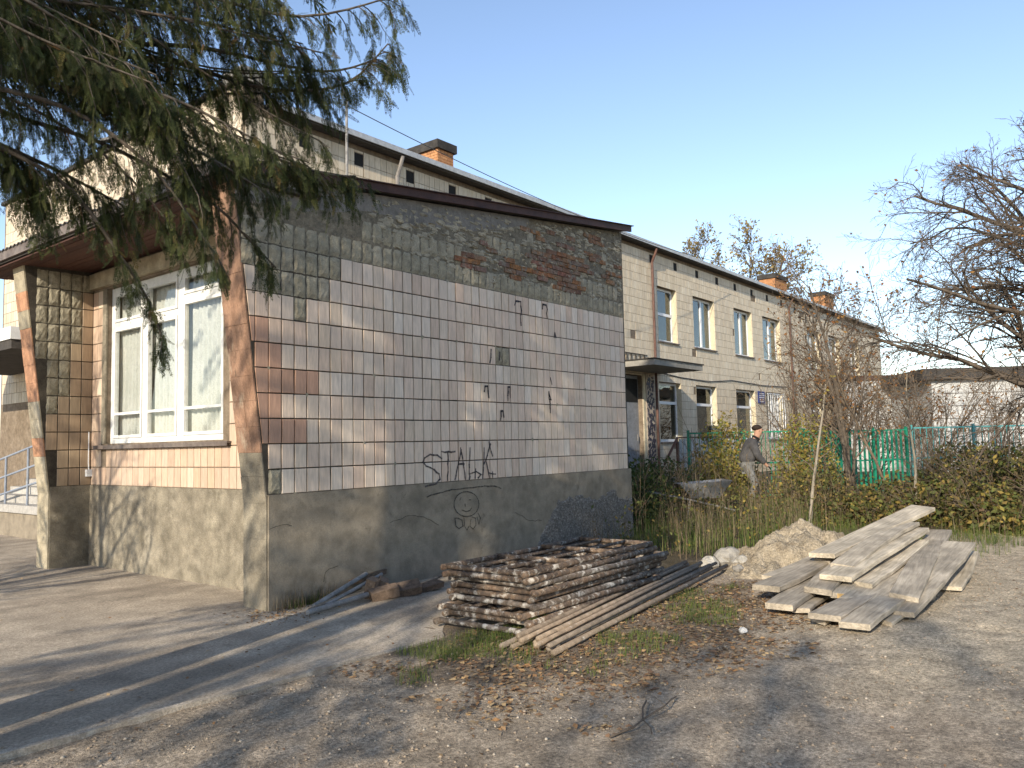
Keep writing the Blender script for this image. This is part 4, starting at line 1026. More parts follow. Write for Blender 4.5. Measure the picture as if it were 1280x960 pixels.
# ------------------------------------------------------------------ sand heap, rubble
def heap(name, bumps, x0, x1, y0, y1, n, m, amp, seed, label, cat):
    gx = np.linspace(x0, x1, n); gy = np.linspace(y0, y1, n); GX, GY = np.meshgrid(gx, gy); h = np.zeros_like(GX)-.02
    for (cx, cy, rx, ry, hh) in bumps:
        wx = (fbm(GX*2.6, GY*2.6, seed+3)-.5)*.55; wy = (fbm(GX*2.6, GY*2.6, seed+5)-.5)*.55
        d = np.hypot((GX+wx-cx)/rx, (GY+wy-cy)/ry); h = np.maximum(h, hh*np.clip(1-d**2.6, -.2, 1))
    edge = sm(0, .12, h+.02)
    h = h+edge*((fbm(GX*3.5, GY*3.5, seed)-.5)*amp*3.2+(fbm(GX*11, GY*11, seed+7, 3)-.5)*amp*1.5+np.abs(fbm(GX*22, GY*22, seed+9, 2)-.5)*amp*.8)
    Z = gz(GX, GY)+h-.03
    o = np_obj(name, np.stack([GX, GY, Z], -1).reshape(-1,3), grid_faces(n, n), m, smooth=True); return tag(o, label, cat)
heap('sand_heap', [(6.25,-2.98,.50,.46,.38),(5.95,-3.55,.46,.34,.32),(5.3,-3.30,.85,.55,.30),(4.6,-3.30,.75,.45,.14),(5.6,-4.0,1.3,.5,.12)], 3.6, 7.4, -4.7, -2.2, 130, m_sand, .09, 31, 'lumpy heap of pale sand behind the planks', 'sand heap')
for q, (x, y, r_, lab) in enumerate([(4.95,-2.62,.16,'largest pale mortar lump, between pipe ends and sand heap'),(4.62,-2.52,.11,'grey mortar lump lying behind the loose pipe ends'),(4.75,-2.90,.12,'pale mortar lump just in front of the largest one'),(5.25,-2.85,.10,'mortar lump touching the left foot of the sand heap'),(4.42,-2.98,.07,'smallest mortar lump, in front of the pipe ends')]):
    mb = MB(); mb.blob((x, y, float(gz(x, y))+r_*.45), (r_*1.25, r_, r_*.8), q, 10, 7, .16); o = mb.build('mortar_lump', m_rubble, smooth=False)
    tag(o, lab, 'rubble', 'mortar lumps at the far end of the loose pipes')
mb = MB(); mb.blob((1.75,-4.15,float(gz(1.75,-4.15))+.02), (.042,.034,.026), 3, 8, 5, .25); tag(mb.build('white_chunk', m_foam), 'small white chunk lying among fallen leaves', 'debris')

# ------------------------------------------------------------------ debris at the foot of the wall
def tubeobj(name, pts, r_, m, label, cat, group=None, n=10):
    mb = MB(); mb.tube(pts, r_, n); return tag(mb.build(name, m, smooth=False), label, cat, group)
tubeobj('metal_tube', [(.22,-.44,.06),(1.22,-.05,.20)], .024, m_steel, 'grey metal tube leaning highest in the debris by the wall', 'tube')
tubeobj('metal_tube', [(.12,-.50,.045),(1.0,-.22,.10)], .02, m_rust3, 'rusty metal tube between two grey ones by the wall', 'tube')
tubeobj('metal_tube', [(.04,-.58,.045),(.98,-.46,.075)], .026, m_steel, 'grey metal tube lying lowest in the debris by the wall', 'tube')
tubeobj('metal_tube', [(.35,-.46,.05),(1.30,-.22,.20)], .018, m_steel, 'thin grey tube crossing the debris by the wall', 'tube')
def block(c_, sz, yaw, tilt, label):
    mb = MB(); h = [s_/2 for s_ in sz]; mb.box((-h[0],-h[1],-h[2]), (h[0],h[1],h[2]), jit=.008)
    o = MB.build(mb, 'wood_block', m_dwood, None); o.location = c_; o.rotation_euler = (tilt, -.12, yaw); return tag(o, label, 'wood block')
block((1.02,-.56,.075), (.30,.13,.10), -.35, .25, 'brown wood block leaning against the metal tubes')
block((.98,-.42,.11), (.10,.10,.22), .3, .3, 'upright splintered wood stub behind the metal tubes')
block((1.18,-.36,.12), (.22,.10,.12), .9, .5, 'dark wood block behind the front blocks near the wall')
block((1.30,-.62,.08), (.28,.17,.09), -.55, .35, 'largest wood block of the debris, right of the tubes')
block((1.62,-.60,.05), (.34,.16,.05), -.2, .1, 'flat wood offcut farthest right in the debris')
block((1.25,-.05,.16), (.50,.03,.05), -.1, .1, 'thin batten resting against the plinth')
tubeobj('metal_tube', [(1.55,-.52,.06),(2.6,-.38,.18)], .017, m_rust3, 'rusty bar lying between wood offcuts and frame stack', 'bar')
tubeobj('twig', [(-.985,-4.545,.012),(-.82,-4.60,.03),(-.69,-4.58,.03),(-.55,-4.50,.04),(-.388,-4.435,.03)], .006, m_twigd, 'bare forked twig lying on the dirt road', 'twig', n=5)
o = bpy.data.objects['twig']; mb = MB(); mb.tube([(-.69,-4.58,.03),(-.46,-4.60,.05),(-.30,-4.56,.04),(-.22,-4.545,.03)], .005, 5); mb.tube([(-.69,-4.58,.03),(-.78,-4.68,.03),(-.835,-4.718,.02)], .004, 5); mb.tube([(-.46,-4.60,.05),(-.44,-4.52,.08)], .003, 4)
w_ = mb.build('fork', m_twigd); w_.parent = o

# ------------------------------------------------------------------ wheelbarrow in the weeds
wb = empty('wheelbarrow', (9.9, .05, 0), 'zinc wheelbarrow tray half hidden behind dry stalks', 'wheelbarrow')
mb = MB(); r0 = [(-.5,-.32,.74),(.5,-.36,.80),(.5,.36,.80),(-.5,.32,.74)]; r1 = [(-.25,-.2,.46),(.28,-.22,.46),(.28,.22,.46),(-.25,.2,.46)]
Tw = lambda v, s=1.0: (9.9+v[0]*.62*s+v[1]*.78*s, .05-v[0]*.78*s+v[1]*.62*s, v[2])
mb.add([Tw(v) for v in r0]+[Tw(v) for v in r1]+[Tw(v, .95) for v in r0]+[(p[0], p[1], p[2]+.02) for p in [Tw(v, .95) for v in r1]],
       [(0,1,5,4),(1,2,6,5),(2,3,7,6),(3,0,4,7),(4,5,6,7),(8,9,13,12),(9,10,14,13),(10,11,15,14),(11,8,12,15),(12,13,14,15),(0,1,9,8),(1,2,10,9),(2,3,11,10),(3,0,8,11)]); mb.build('tray', m_tray, wb)
for sgn in (-1, 1):
    mb = MB(); mb.tube([Tw((-1.15,.28*sgn,.62)), Tw((-.3,.22*sgn,.44)), Tw((.62,.05*sgn,.2))], .018, 6); mb.build('handle', m_steel, wb)
    mb = MB(); mb.tube([Tw((-.3,.22*sgn,.44)), Tw((-.38,.25*sgn,.02))], .016, 6); mb.build('leg', m_steel, wb)
mb = MB(); c0 = Vector(Tw((.65,0,.2))); ax = Vector((.78,.62,0)); pr_ = Vector((.62,-.78,0)); ring = [c0+(pr_*math.cos(t)+Vector((0,0,1))*math.sin(t))*.16 for t in np.linspace(0, 2*math.pi, 17)]
mb.tube(ring, .04, 6, cap=False); mb.build('wheel', m_tyre, wb)

# ------------------------------------------------------------------ fences
def fence_run(name, p, q, n, ht, m, label, mesh=True, density=.12, base=0.0, solid=False, posts=4):
    p = np.array(p, float); q = np.array(q, float); L_ = np.hypot(*(q-p)); d = (q-p)/L_
    root = empty(name, (p[0], p[1], base), label, 'fence')
    for i in range(posts):
        c_ = p+d*L_*i/(posts-1); mb = MB(); mb.beam((c_[0], c_[1], base-.1), (c_[0], c_[1], base+ht+.05), .06, .06, up=(d[0], d[1], 0)); mb.build('post', m, root)
    for h in (.18, ht*.55, ht-.03):
        mb = MB(); mb.beam((p[0], p[1], base+h), (q[0], q[1], base+h), .03, .035); mb.build('rail', m, root)
    k = int(L_/density)
    if solid:
        for i in range(k):
            c_ = p+d*(i+.5)*density; mb = MB(); mb.beam((c_[0], c_[1], base+.05), (c_[0], c_[1], base+ht-.02), density*.45, .012, up=(-d[1], d[0], 0)); mb.build('slat', m, root)
    else:
        mb = MB()
        for i in range(k):
            c_ = p+d*(i+.5)*density; mb.tube([(c_[0], c_[1], base+.05), (c_[0], c_[1], base+ht-.03)], .010, 4)
        tag(mb.build('wire_bars', m, root), kind='stuff')
    return root
fence_run('wire_fence', (13.65,2.16), (15.4,-.03), 0, 1.78, m_green, 'open green wire fence between porch and solid green fence', density=.11, posts=3)
fence_run('slatted_fence', (15.45,-.10), (17.9,-1.9), 0, 1.76, m_green, 'bright green slatted metal fence behind the leaning saplings', density=.14, solid=True, posts=4)
fence_run('teal_fence', (18.0,-2.0), (24.0,-9.6), 0, 1.80, m_teal, 'faded teal fence behind the brambles at the right', density=.16, posts=7)
pf = empty('porch_railing', (15.0, 3.35, .55), 'grey slatted balustrade on the porch beside the side door', 'railing')
for q in range(17):
    x = 15.5+q*.235; mb = MB(); mb.box((x, 3.34, .62), (x+.15, 3.36, 1.62), jit=.006); mb.build('slat', m_slat, pf)
mb = MB(); mb.beam((15.4,3.35,1.66), (19.6,3.35,1.66), .05, .04); mb.beam((15.4,3.352,.72), (19.6,3.352,.72), .03, .03, up=(0,0,1)); mb.build('rail', m_pipeb, pf)
mb = MB(); mb.beam((15.4,3.35,1.66), (14.55,3.33,.95), .05, .05); mb.build('sloping_handrail', m_pipeb, pf)
for x in (15.42, 17.5, 19.55):
    mb = MB(); mb.beam((x,3.38,.55), (x,3.38,1.64), .05, .05, up=(1,0,0)); mb.build('post', m_green if x > 19 else m_pipeb, pf)

# ------------------------------------------------------------------ buildings at the right
wb2 = empty('white_outbuilding', (30.7,-.1,0), 'low whitewashed outbuilding with dark roof behind the teal fence', 'building')
d2 = np.array([.55,-.835]); n2_ = np.array([.835,.55])
def quadbox(p, L_, D, z0, z1):
    p = np.array(p); a = p; b = p+d2*L_; c_ = b+n2_*D; e = p+n2_*D
    return [(*a,z0),(*b,z0),(*c_,z0),(*e,z0),(*a,z1),(*b,z1),(*c_,z1),(*e,z1)], [(0,3,2,1),(4,5,6,7),(0,1,5,4),(1,2,6,5),(2,3,7,6),(3,0,4,7)]
mb = MB(); mb.add(*quadbox((30.7,-.1), 14, 6, -.3, 3.75)); mb.build('wall', m_wwall, wb2)
mb = MB(); mb.add(*quadbox((30.2,.1), 15, 7, 3.76, 4.2)); mb.build('roof', m_slate, wb2)
for q in range(6):
    mb = MB(); p0 = np.array([30.7,-.1])-n2_*.012+d2*.02; mb.add(*quadbox(p0, 13.9, .01, .7+q*.5, .72+q*.5)); mb.build('board_joint', m_slate, wb2)
mb = MB(); mb.add(*quadbox(np.array([30.7,-.1])+d2*5.0-n2_*.03, 1.3, .02, 1.5, 2.6)); mb.build('window', m_glassd, wb2)
wb3 = empty('white_shed', (33.5,2.4,0), 'small white shed with a dark red roof edge behind the bare trees', 'shed')
mb = MB(); mb.add(*quadbox((33.2,3.9), 4.6, 4, -.3, 4.1)); mb.build('wall', m_wwall, wb3)
mb = MB(); mb.add(*quadbox((32.9,4.2), 5.2, 4.6, 4.11, 4.32)); mb.build('roof', m_fascia, wb3)
# ------------------------------------------------------------------ person
def skin_obj(name, verts, edges, radii, m, parent, sub=2):
    o_ = ORIG[parent.name] if parent is not None else Vector((0,0,0))
    me = bpy.data.meshes.new(name); me.from_pydata([tuple(Vector(v)-o_) for v in verts], edges, [])
    ob = bpy.data.objects.new(name, me); link(ob, parent); ORIG[ob.name] = Vector(o_)
    sk = ob.modifiers.new('skin', 'SKIN')
    for i, r_ in enumerate(radii):
        sv = me.skin_vertices[0].data[i]; sv.radius = (r_, r_) if not isinstance(r_, tuple) else r_; sv.use_root = (i == 0)
    sb = ob.modifiers.new('sub', 'SUBSURF'); sb.levels = sub; sb.render_levels = sub
    me.materials.append(m); return ob
PO = Vector((13.2, .40, .06)); ff = Vector((.62,-.78,0)); sd_ = Vector((.78,.62,0))   # faces right along the fence, seen from the side
def pp(f_, s_, z): return PO+ff*f_+sd_*s_+Vector((0,0,z))
man = empty('person', PO, 'person in grey jacket and grey trousers stooping among the bushes', 'person')
V = [pp(-.10,0,.92), pp(-.06,0,1.12), pp(.03,0,1.36), pp(.12,0,1.50), pp(.19,0,1.60), pp(.23,0,1.71), pp(.21,0,1.79),
     pp(.02,-.19,1.42), pp(.10,-.25,1.14), pp(.28,-.20,.95), pp(.35,-.18,.88),
     pp(.02,.19,1.42), pp(.12,.25,1.15), pp(.32,.18,1.0), pp(.40,.15,.95),
     pp(-.10,-.10,.88), pp(.06,-.11,.50), pp(-.06,-.11,.10), pp(.10,-.11,.05),
     pp(-.10,.10,.88), pp(.14,.11,.50), pp(.16,.11,.10), pp(.31,.11,.05)]
Ed = [(0,1),(1,2),(2,3),(3,4),(4,5),(5,6),(2,7),(7,8),(8,9),(9,10),(2,11),(11,12),(12,13),(13,14),(0,15),(15,16),(16,17),(17,18),(0,19),(19,20),(20,21),(21,22)]
Rd = [.13,.13,.14,.065,.085,.112,.085,.06,.048,.038,.035,.06,.048,.038,.035,.09,.065,.045,.04,.09,.065,.045,.04]
body = skin_obj('body', V, Ed, Rd, m_skin, man)
ji = [0,1,2,3,7,8,9,11,12,13]; mp_ = {a: i for i, a in enumerate(ji)}
je = [(mp_[a], mp_[b]) for a, b in Ed if a in mp_ and b in mp_]
jr = {0:.19,1:.20,2:.21,3:.11,7:.105,8:.085,9:.065,11:.105,12:.085,13:.065}
skin_obj('jacket', [V[a] for a in ji], je, [jr[a] for a in ji], m_jack, man)
ti = [0,15,16,17,19,20,21]; mp_ = {a: i for i, a in enumerate(ti)}; te = [(mp_[a], mp_[b]) for a, b in Ed if a in mp_ and b in mp_]
skin_obj('trousers', [V[a] for a in ti], te, [.15,.115,.09,.07,.115,.09,.07], m_trou, man)
mb = MB(); mb.blob(pp(.185,0,1.775), (.115,.115,.075), 2, 10, 6, .05); mb.build('hair', m_hair, man, smooth=True)
mb = MB(); mb.tube([pp(.325,0,1.715), pp(.345,0,1.69)], .017, 6); mb.build('nose', m_skin, man)
for s_ in (-.035, .035):
    mb = MB(); mb.blob(pp(.318,s_,1.735), (.012,.012,.01), 1, 6, 4, 0); mb.build('eye', m_dark, man)
for s_ in (-.098, .098):
    mb = MB(); mb.blob(pp(.215,s_,1.71), (.018,.014,.032), 1, 6, 5, 0); mb.build('ear', m_skin, man)
mb = MB(); mb.tube([pp(.315,-.03,1.655), pp(.325,0,1.65), pp(.315,.03,1.655)], .007, 5); mb.build('mouth', m_blackc, man)
mb = MB(); mb.prism([(0,0)], 'z', 0, 1) if False else None
mb = MB(); mb.tube([pp(.13,0,1.50), pp(.17,0,1.56)], [.085,.095], 10); mb.build('collar', m_blackc, man)
for hand, (pi_, sg) in {'left': (10, -1), 'right': (14, 1)}.items():
    base = V[pi_]
    for k in range(5):
        a = (k-2)*.016; ln = (.05,.075,.085,.08,.065)[k]
        mb = MB(); st_ = base+sd_*a+ff*.01; mb.tube([st_, st_+ff*ln*.5+Vector((0,0,-ln*.35)), st_+ff*ln*.55+Vector((0,0,-ln*.85))], [.011,.010,.007], 6); mb.build('finger', m_blackc, man)
for pi_ in (18, 22):
    mb = MB(); mb.blob(V[pi_]-ff*.05, (.13,.13,.055), 2, 10, 6, .05); mb.build('boot', m_blackc, man, smooth=True)

# ------------------------------------------------------------------ trees and plants
def norm(v): return v/np.linalg.norm(v)
def grow(rg, p, d, L_, r_, lvl, prm, out, tips):
    n = prm['seg'][lvl]; pts = [p]; d = norm(d); dirs = []
    for i in range(n):
        d = norm(d+rg.normal(0, prm['wig'][lvl], 3)+np.array([0,0,prm['grav'][lvl]])*(i+1)/n); p = p+d*L_/n; pts.append(p); dirs.append(d)
    rad = [max(r_*(1-(1-prm['taper'])*i/n), prm['rmin']) for i in range(n+1)]
    out.append((pts, rad, lvl))
    if lvl+1 >= len(prm['seg']): tips.append((pts[-1], d)); tips.append((pts[len(pts)//2], d)); return
    k = prm['n'][lvl]
    for j in range(k):
        t = prm['start'][lvl]+(1-prm['start'][lvl])*(j+rg.uniform(.1,.9))/k
        i = min(int(t*n), n-1); q = pts[i]+(pts[i+1]-pts[i])*(t*n-i); dd = dirs[i]
        a = rg.uniform(0, 6.283); ref = np.array([0,0,1.]) if abs(dd[2]) < .9 else np.array([1.,0,0])
        x = norm(np.cross(dd, ref)); y = np.cross(dd, x); ang = rg.uniform(*prm['ang'][lvl])
        nd = dd*math.cos(ang)+(x*math.cos(a)+y*math.sin(a))*math.sin(ang)
        rr = rad[i]*prm['rr'][lvl]
        grow(rg, q, nd, L_*prm['lr'][lvl]*rg.uniform(.65,1.15)*(1-.35*t), rr, lvl+1, prm, out, tips)

def tubes_mesh(polys, sides):
    V = []; F = []; b = 0
    for pts, rad, lvl in polys:
        n = sides[min(lvl, len(sides)-1)]; P_ = np.array(pts); m = len(P_)
        d0 = norm(P_[1]-P_[0]); ref = np.array([0,0,1.]) if abs(d0[2]) < .9 else np.array([1.,0,0]); x = norm(np.cross(d0, ref))
        T = np.arange(n)*2*np.pi/n
        for i in range(m):
            d = norm(P_[min(i+1,m-1)]-P_[max(i-1,0)]); x = norm(x-d*x.dot(d)); y = np.cross(d, x)
            V.append(P_[i]+(np.cos(T)[:,None]*x+np.sin(T)[:,None]*y)*rad[i])
        k = np.arange(n); k2 = (k+1) % n
        for i in range(m-1): F.append(np.stack([b+i*n+k, b+i*n+k2, b+(i+1)*n+k2, b+(i+1)*n+k], 1))
        b += m*n
    return np.concatenate(V), np.concatenate(F)

LEAFQ = np.array([(0,0,0),(.45,.28,.06),(1,0,-.05),(.45,-.28,.06)]); LEAFF = np.array([(0,1,2,3)])
def leaves_at(rg, pos, size, name, m, parent, flat=False, kind=None):
    n = len(pos); M_ = rotmats(n, rg, pitch=(-.3,.3) if flat else (-.9,1.2), roll=(-.4,.4) if flat else (-3.1,3.1), scale=size)
    V, F, k = instmesh(LEAFQ, LEAFF, M_, np.asarray(pos)); r_ = np.repeat(rg.random(n), k)
    o = np_obj(name, V, F, m, parent, {'rnd': r_}); 
    if kind: tag(o, kind=kind)
    return o

def bare_tree(name, base, stems, prm, label, seed, m_tr, m_tw, leaf=None, group=None, cat='tree'):
    """stems: list of (direction, length, radius)"""
    rg = np.random.default_rng(seed); root = empty(name, base, label, cat, group); out = []; tips = []
    b = np.array(base, float)
    for d, L_, r_ in stems: grow(rg, b+rg.normal(0,.03,3)*np.array([1,1,0]), np.array(d, float), L_, r_, 0, prm, out, tips)
    big = [o_ for o_ in out if o_[2] == 0]; small = [o_ for o_ in out if o_[2] > 0]
    V, F = tubes_mesh(big, [8]); np_obj('trunk', V, F, m_tr, root, smooth=True)
    if small:
        V, F = tubes_mesh(small, [8, 5, 3, 3, 3]); o = np_obj('crown', V, F, m_tw, root)
    if leaf:
        frac, size, m = leaf; sel = [t[0] for t in tips if rg.random() < frac]
        if sel: leaves_at(rg, np.array(sel)+rg.normal(0,.03,(len(sel),3)), size, 'leaves', m, root)
    return root
PR = dict(seg=[7,5,4,3], wig=[.06,.12,.16,.2], grav=[.02,.05,.0,.0], n=[9,7,5], start=[.3,.15,.1], ang=[(.4,.9),(.4,.9),(.4,1.0)], lr=[.55,.55,.5], rr=[.55,.55,.6], taper=.35, rmin=.0022)
# big drooping fruit tree whose trunk stands just outside the right border
PA = dict(seg=[6,7,6,5,3], wig=[.08,.14,.17,.2,.2], grav=[.05,-.04,-.16,-.08,.08], n=[17,11,9,5], start=[.34,.12,.08,.1], ang=[(.5,1.15),(.35,.9),(.4,1.0),(.4,1.0)], lr=[.72,.60,.55,.5], rr=[.5,.52,.55,.6], taper=.35, rmin=.0026)
bare_tree('fruit_tree', (10.3,-6.55,0), [((-.02,.05,1),5.5,.18),((-.20,.26,1),4.9,.14)], PA, 'large dark bare fruit tree with drooping tangled branches at the right border', 5, m_bark, m_twigd, (.05,(.05,.08),m_leafo))
# forked tree before the far building
PB = dict(seg=[8,5,4,3], wig=[.06,.13,.18,.2], grav=[.04,.07,.03,.0], n=[16,9,6], start=[.22,.15,.1], ang=[(.4,1.0),(.4,.9),(.4,1.0)], lr=[.46,.55,.5], rr=[.5,.55,.6], taper=.25, rmin=.004)
bare_tree('bare_tree', (15.15,-1.25,0), [((-.01,.02,1),5.3,.075),((-.09,.18,1),5.0,.06),((.10,-.12,1),4.4,.045)], PB, 'forked grey tree with scattered orange leaves before the far building', 11, m_bark, m_twig, (.30,(.06,.10),m_leafo))
# saplings
PS = dict(seg=[9,4,3], wig=[.045,.15,.2], grav=[.0,.06,.0], n=[9,5], start=[.35,.15], ang=[(.5,1.1),(.4,.9)], lr=[.30,.5], rr=[.45,.6], taper=.3, rmin=.003)
bare_tree('sapling', (9.47,-2.05,.05), [((.05,-.10,1),2.5,.034)], PS, 'slim pale straight sapling behind the sand heap', 3, m_barkw, m_twig, (.12,(.05,.08),m_leafy))
PT_ = dict(seg=[8,5,4,3], wig=[.08,.15,.18,.2], grav=[.05,.06,.03,.0], n=[10,7,4], start=[.42,.15,.1], ang=[(.3,.8),(.4,.9),(.4,1.)], lr=[.50,.55,.5], rr=[.5,.55,.6], taper=.3, rmin=.003)
bare_tree('leaning_tree', (12.2,-3.05,.05), [((-.32,.30,1),3.1,.036)], PT_, 'small many branched tree leaning left before the green fence', 9, m_twig, m_twig, (.22,(.05,.08),m_leafo))
bare_tree('sapling', (11.25,-3.5,.05), [((-.12,.10,1),2.7,.03)], PS, 'thin grey sapling right of the left leaning tree', 17, m_barkw, m_twig, (.25,(.05,.08),m_leafo))
# tangled shrubs near the far building
PH = dict(seg=[6,4,3], wig=[.12,.17,.2], grav=[.0,-.02,.0], n=[8,6], start=[.2,.15], ang=[(.3,.8),(.4,1.0)], lr=[.5,.5], rr=[.55,.6], taper=.3, rmin=.004)
def fan(rg, n, spread, L_, r_): return [((rg.normal(0,spread), rg.normal(0,spread), 1), L_*rg.uniform(.7,1.1), r_) for _ in range(n)]
rs = np.random.default_rng(12)
bare_tree('bare_shrub', (21.5,1.7,0), fan(rs,14,.33,4.2,.025), PH, 'tall grey brown twiggy shrub against the far building wall', 21, m_twig, m_twig, (.06,(.07,.11),m_leafo), cat='shrub')
bare_tree('bare_shrub', (19.6,.2,0), fan(rs,10,.35,3.2,.02), PH, 'lower twiggy shrub with orange leaves beside the tall one', 22, m_twig, m_twig, (.15,(.07,.11),m_leafo), cat='shrub')
bare_tree('bare_shrub', (26.5,-1.0,0), fan(rs,12,.4,4.4,.025), PH, 'reddish bare shrub in front of the white shed', 23, m_twig, m_twig, (.30,(.09,.14),m_leafo), cat='shrub')
bare_tree('bare_shrub', (24.5,.6,0), fan(rs,14,.4,4.6,.025), PH, 'dense bare shrub hiding the end of the long building', 26, m_twig, m_twig, (.22,(.08,.13),m_leafo), cat='shrub')
bare_tree('bare_shrub', (20.5,-1.6,0), fan(rs,12,.4,3.8,.022), PH, 'orange leaved bare shrub behind the green slatted fence', 27, m_twig, m_twig, (.35,(.07,.11),m_leafo), cat='shrub')
bare_tree('bare_shrub', (22.5,-3.2,0), fan(rs,12,.42,3.2,.022), PH, 'bare shrub behind the teal fence near the outbuilding', 24, m_twigd, m_twig, (.12,(.07,.11),m_leafo), cat='shrub')
# tree beyond the roof
PF = dict(seg=[7,5,4,3], wig=[.06,.12,.16,.2], grav=[.02,.06,.03,.0], n=[14,9,7], start=[.35,.15,.1], ang=[(.35,.8),(.4,.9),(.4,1.0)], lr=[.29,.62,.55], rr=[.55,.55,.6], taper=.3, rmin=.01)
bare_tree('far_tree', (38.6,11.3,0), [((0,0,1),12.3,.2),((.03,-.03,1),11.9,.15),((-.03,.03,1),11.7,.15)], PF, 'yellowing tree top rising behind the roof', 31, m_bark, m_twig, (1.0,(.13,.24),m_leaffar))
# bare trees standing out of view to the left and behind, whose shade falls across the road and the front wall
PO_ = dict(seg=[7,5,4,3], wig=[.06,.12,.16,.2], grav=[.02,.05,.02,.0], n=[11,8,6], start=[.22,.15,.1], ang=[(.4,.9),(.4,.9),(.4,1.0)], lr=[.45,.55,.5], rr=[.55,.55,.6], taper=.3, rmin=.006)
for q, (b_, h_, lab) in enumerate([((-14.5,-7.5,0), 5.6, 'bare roadside tree left of the dirt road, outside the view'), ((-19,-11.4,0), 8.8, 'tall bare roadside tree farther up the road, outside the view')]):
    bare_tree('shade_tree', b_, [((.0,.0,1),h_,.19),((.18,-.1,1),h_*.8,.12)], PO_, lab, 41+q, m_bark, m_twigd, (.35,(.14,.24),m_leafo))
PD = dict(seg=[8,5,4,3], wig=[.03,.12,.16,.2], grav=[.02,.05,.02,.0], n=[13,8,6], start=[.22,.15,.1], ang=[(.3,.9),(.4,.9),(.4,1.0)], lr=[.40,.55,.5], rr=[.5,.55,.6], taper=.4, rmin=.005)
bare_tree('shade_tree', (-6.6,2.85,0), [((.0,.0,1),5.8,.11),((.02,.07,1),5.4,.075)], PD, 'slim twin stemmed tree before the annex window, outside the view', 47, m_bark, m_twigd, (.1,(.06,.1),m_leafo))

# ---- conifer hanging into the picture
LIMBS = [
    [(-3.03, -2.43, 3.85), (-2.46, -2.97, 3.8), (-1.92, -3.32, 3.75), (-1.59, -3.43, 3.91)] ,
    [(-3.31, -2.58, 4.1), (-2.71, -3.01, 4.04), (-2.14, -3.39, 3.96), (-1.6, -3.62, 4.23)] ,
    [(-3.33, -2.47, 3.34), (-2.9, -2.82, 3.17), (-2.45, -3.04, 2.93), (-2.19, -3.02, 2.77), (-2.03, -3.05, 2.63)] ,
    [(-3.31, -2.37, 3.67), (-2.77, -2.71, 3.54), (-2.19, -2.93, 3.34), (-1.77, -3.12, 3.24), (-1.51, -3.14, 3.28)] ,
    [(-3.42, -2.65, 3.11), (-3.1, -2.86, 2.9), (-2.87, -2.95, 2.57), (-2.73, -2.95, 2.37), (-2.67, -3.0, 2.16)] ,
    [(-3.22, -2.32, 3.6), (-2.65, -2.72, 3.76), (-2.12, -3.06, 3.66), (-1.64, -3.19, 3.81), (-1.42, -3.35, 4.1)] ,
    [(-3.32, -2.39, 3.92), (-2.96, -2.66, 3.71), (-2.63, -2.86, 3.37), (-2.32, -2.89, 3.02)] ,
    [(-3.43, -2.34, 3.27), (-3.22, -2.57, 3.08), (-3.1, -2.62, 2.87)] ,
    [(-3.2, -1.75, 4.02), (-2.65, -2.13, 4.21), (-2.14, -2.49, 4.5), (-1.58, -2.89, 4.7)] ,
    [(-3.52, -2.86, 3.28), (-3.18, -3.12, 3.17), (-2.89, -3.29, 2.94), (-2.68, -3.36, 2.65), (-2.61, -3.43, 2.5)] ,
    [(-3.48, -2.8, 3.62), (-3.08, -3.11, 3.4), (-2.76, -3.34, 3.28), (-2.45, -3.55, 3.11)] ,
]
LIMBS += [[(-3.45,-2.5,3.2),(-3.1,-2.75,3.0),(-2.85,-2.9,2.85)], [(-3.4,-2.6,3.5),(-2.9,-2.9,3.35),(-2.5,-3.1,3.15),(-2.2,-3.2,3.0)]]
def spray_template():
    V = []; F = []
    def leaf(p, d, n, L_, w):
        d = norm(np.array(d, float)); n = norm(np.array(n, float)); x = norm(np.cross(d, n)); p = np.array(p, float); b = len(V)
        V.extend([p, p+d*L_*.45+x*w, p+d*L_, p+d*L_*.45-x*w]); F.append((b, b+1, b+2, b+3))
    for i in range(7):
        t = .06+.13*i; s = 1-.55*t; c0 = np.array([t, 0, -.10*t*t])
        for sg in (-1, 1):
            d = np.array([.85, sg*.62, -.12]); L_ = .34*s
            leaf(c0, d, (0,.15*sg,1), L_, .024)
            if i % 3 == 0: leaf(c0+d*L_*.35, np.array([.98, sg*.1, -.1]), (0,.1,1), L_*.6, .02)
    leaf((.9,0,-.09), (1,0,-.2), (0,0,1), .2, .022)
    leaf((0,0,0), (1,0,-.05), (0,.2,1), 1.0, .012)
    return np.array(V), np.array(F)
SPV, SPF = spray_template()
cb = (-3.65,-1.55,0)
con = empty('conifer', cb, 'drooping evergreen conifer hanging its branches into the upper left corner', 'tree')
mb = MB(); mb.tube([(-3.65,-1.55,-.1),(-3.66,-1.56,2),(-3.62,-1.6,4.5),(-3.6,-1.6,8),(-3.6,-1.6,12)], [.24,.19,.16,.1,.03], 10); mb.build('trunk', m_bark, con, smooth=True)
rg = np.random.default_rng(77); polys = []; sp_pos = []; sp_dir = []
def smooth_poly(pts, n):
    P_ = np.array(pts); t = np.linspace(0, len(P_)-1, n); i = np.clip(t.astype(int), 0, len(P_)-2); f_ = (t-i)[:,None]
    a = P_[np.clip(i-1,0,None)]; b_ = P_[i]; c_ = P_[i+1]; d = P_[np.clip(i+2,None,len(P_)-1)]
    return .5*((2*b_)+(-a+c_)*f_+(2*a-5*b_+4*c_-d)*f_**2+(-a+3*b_-3*c_+d)*f_**3)
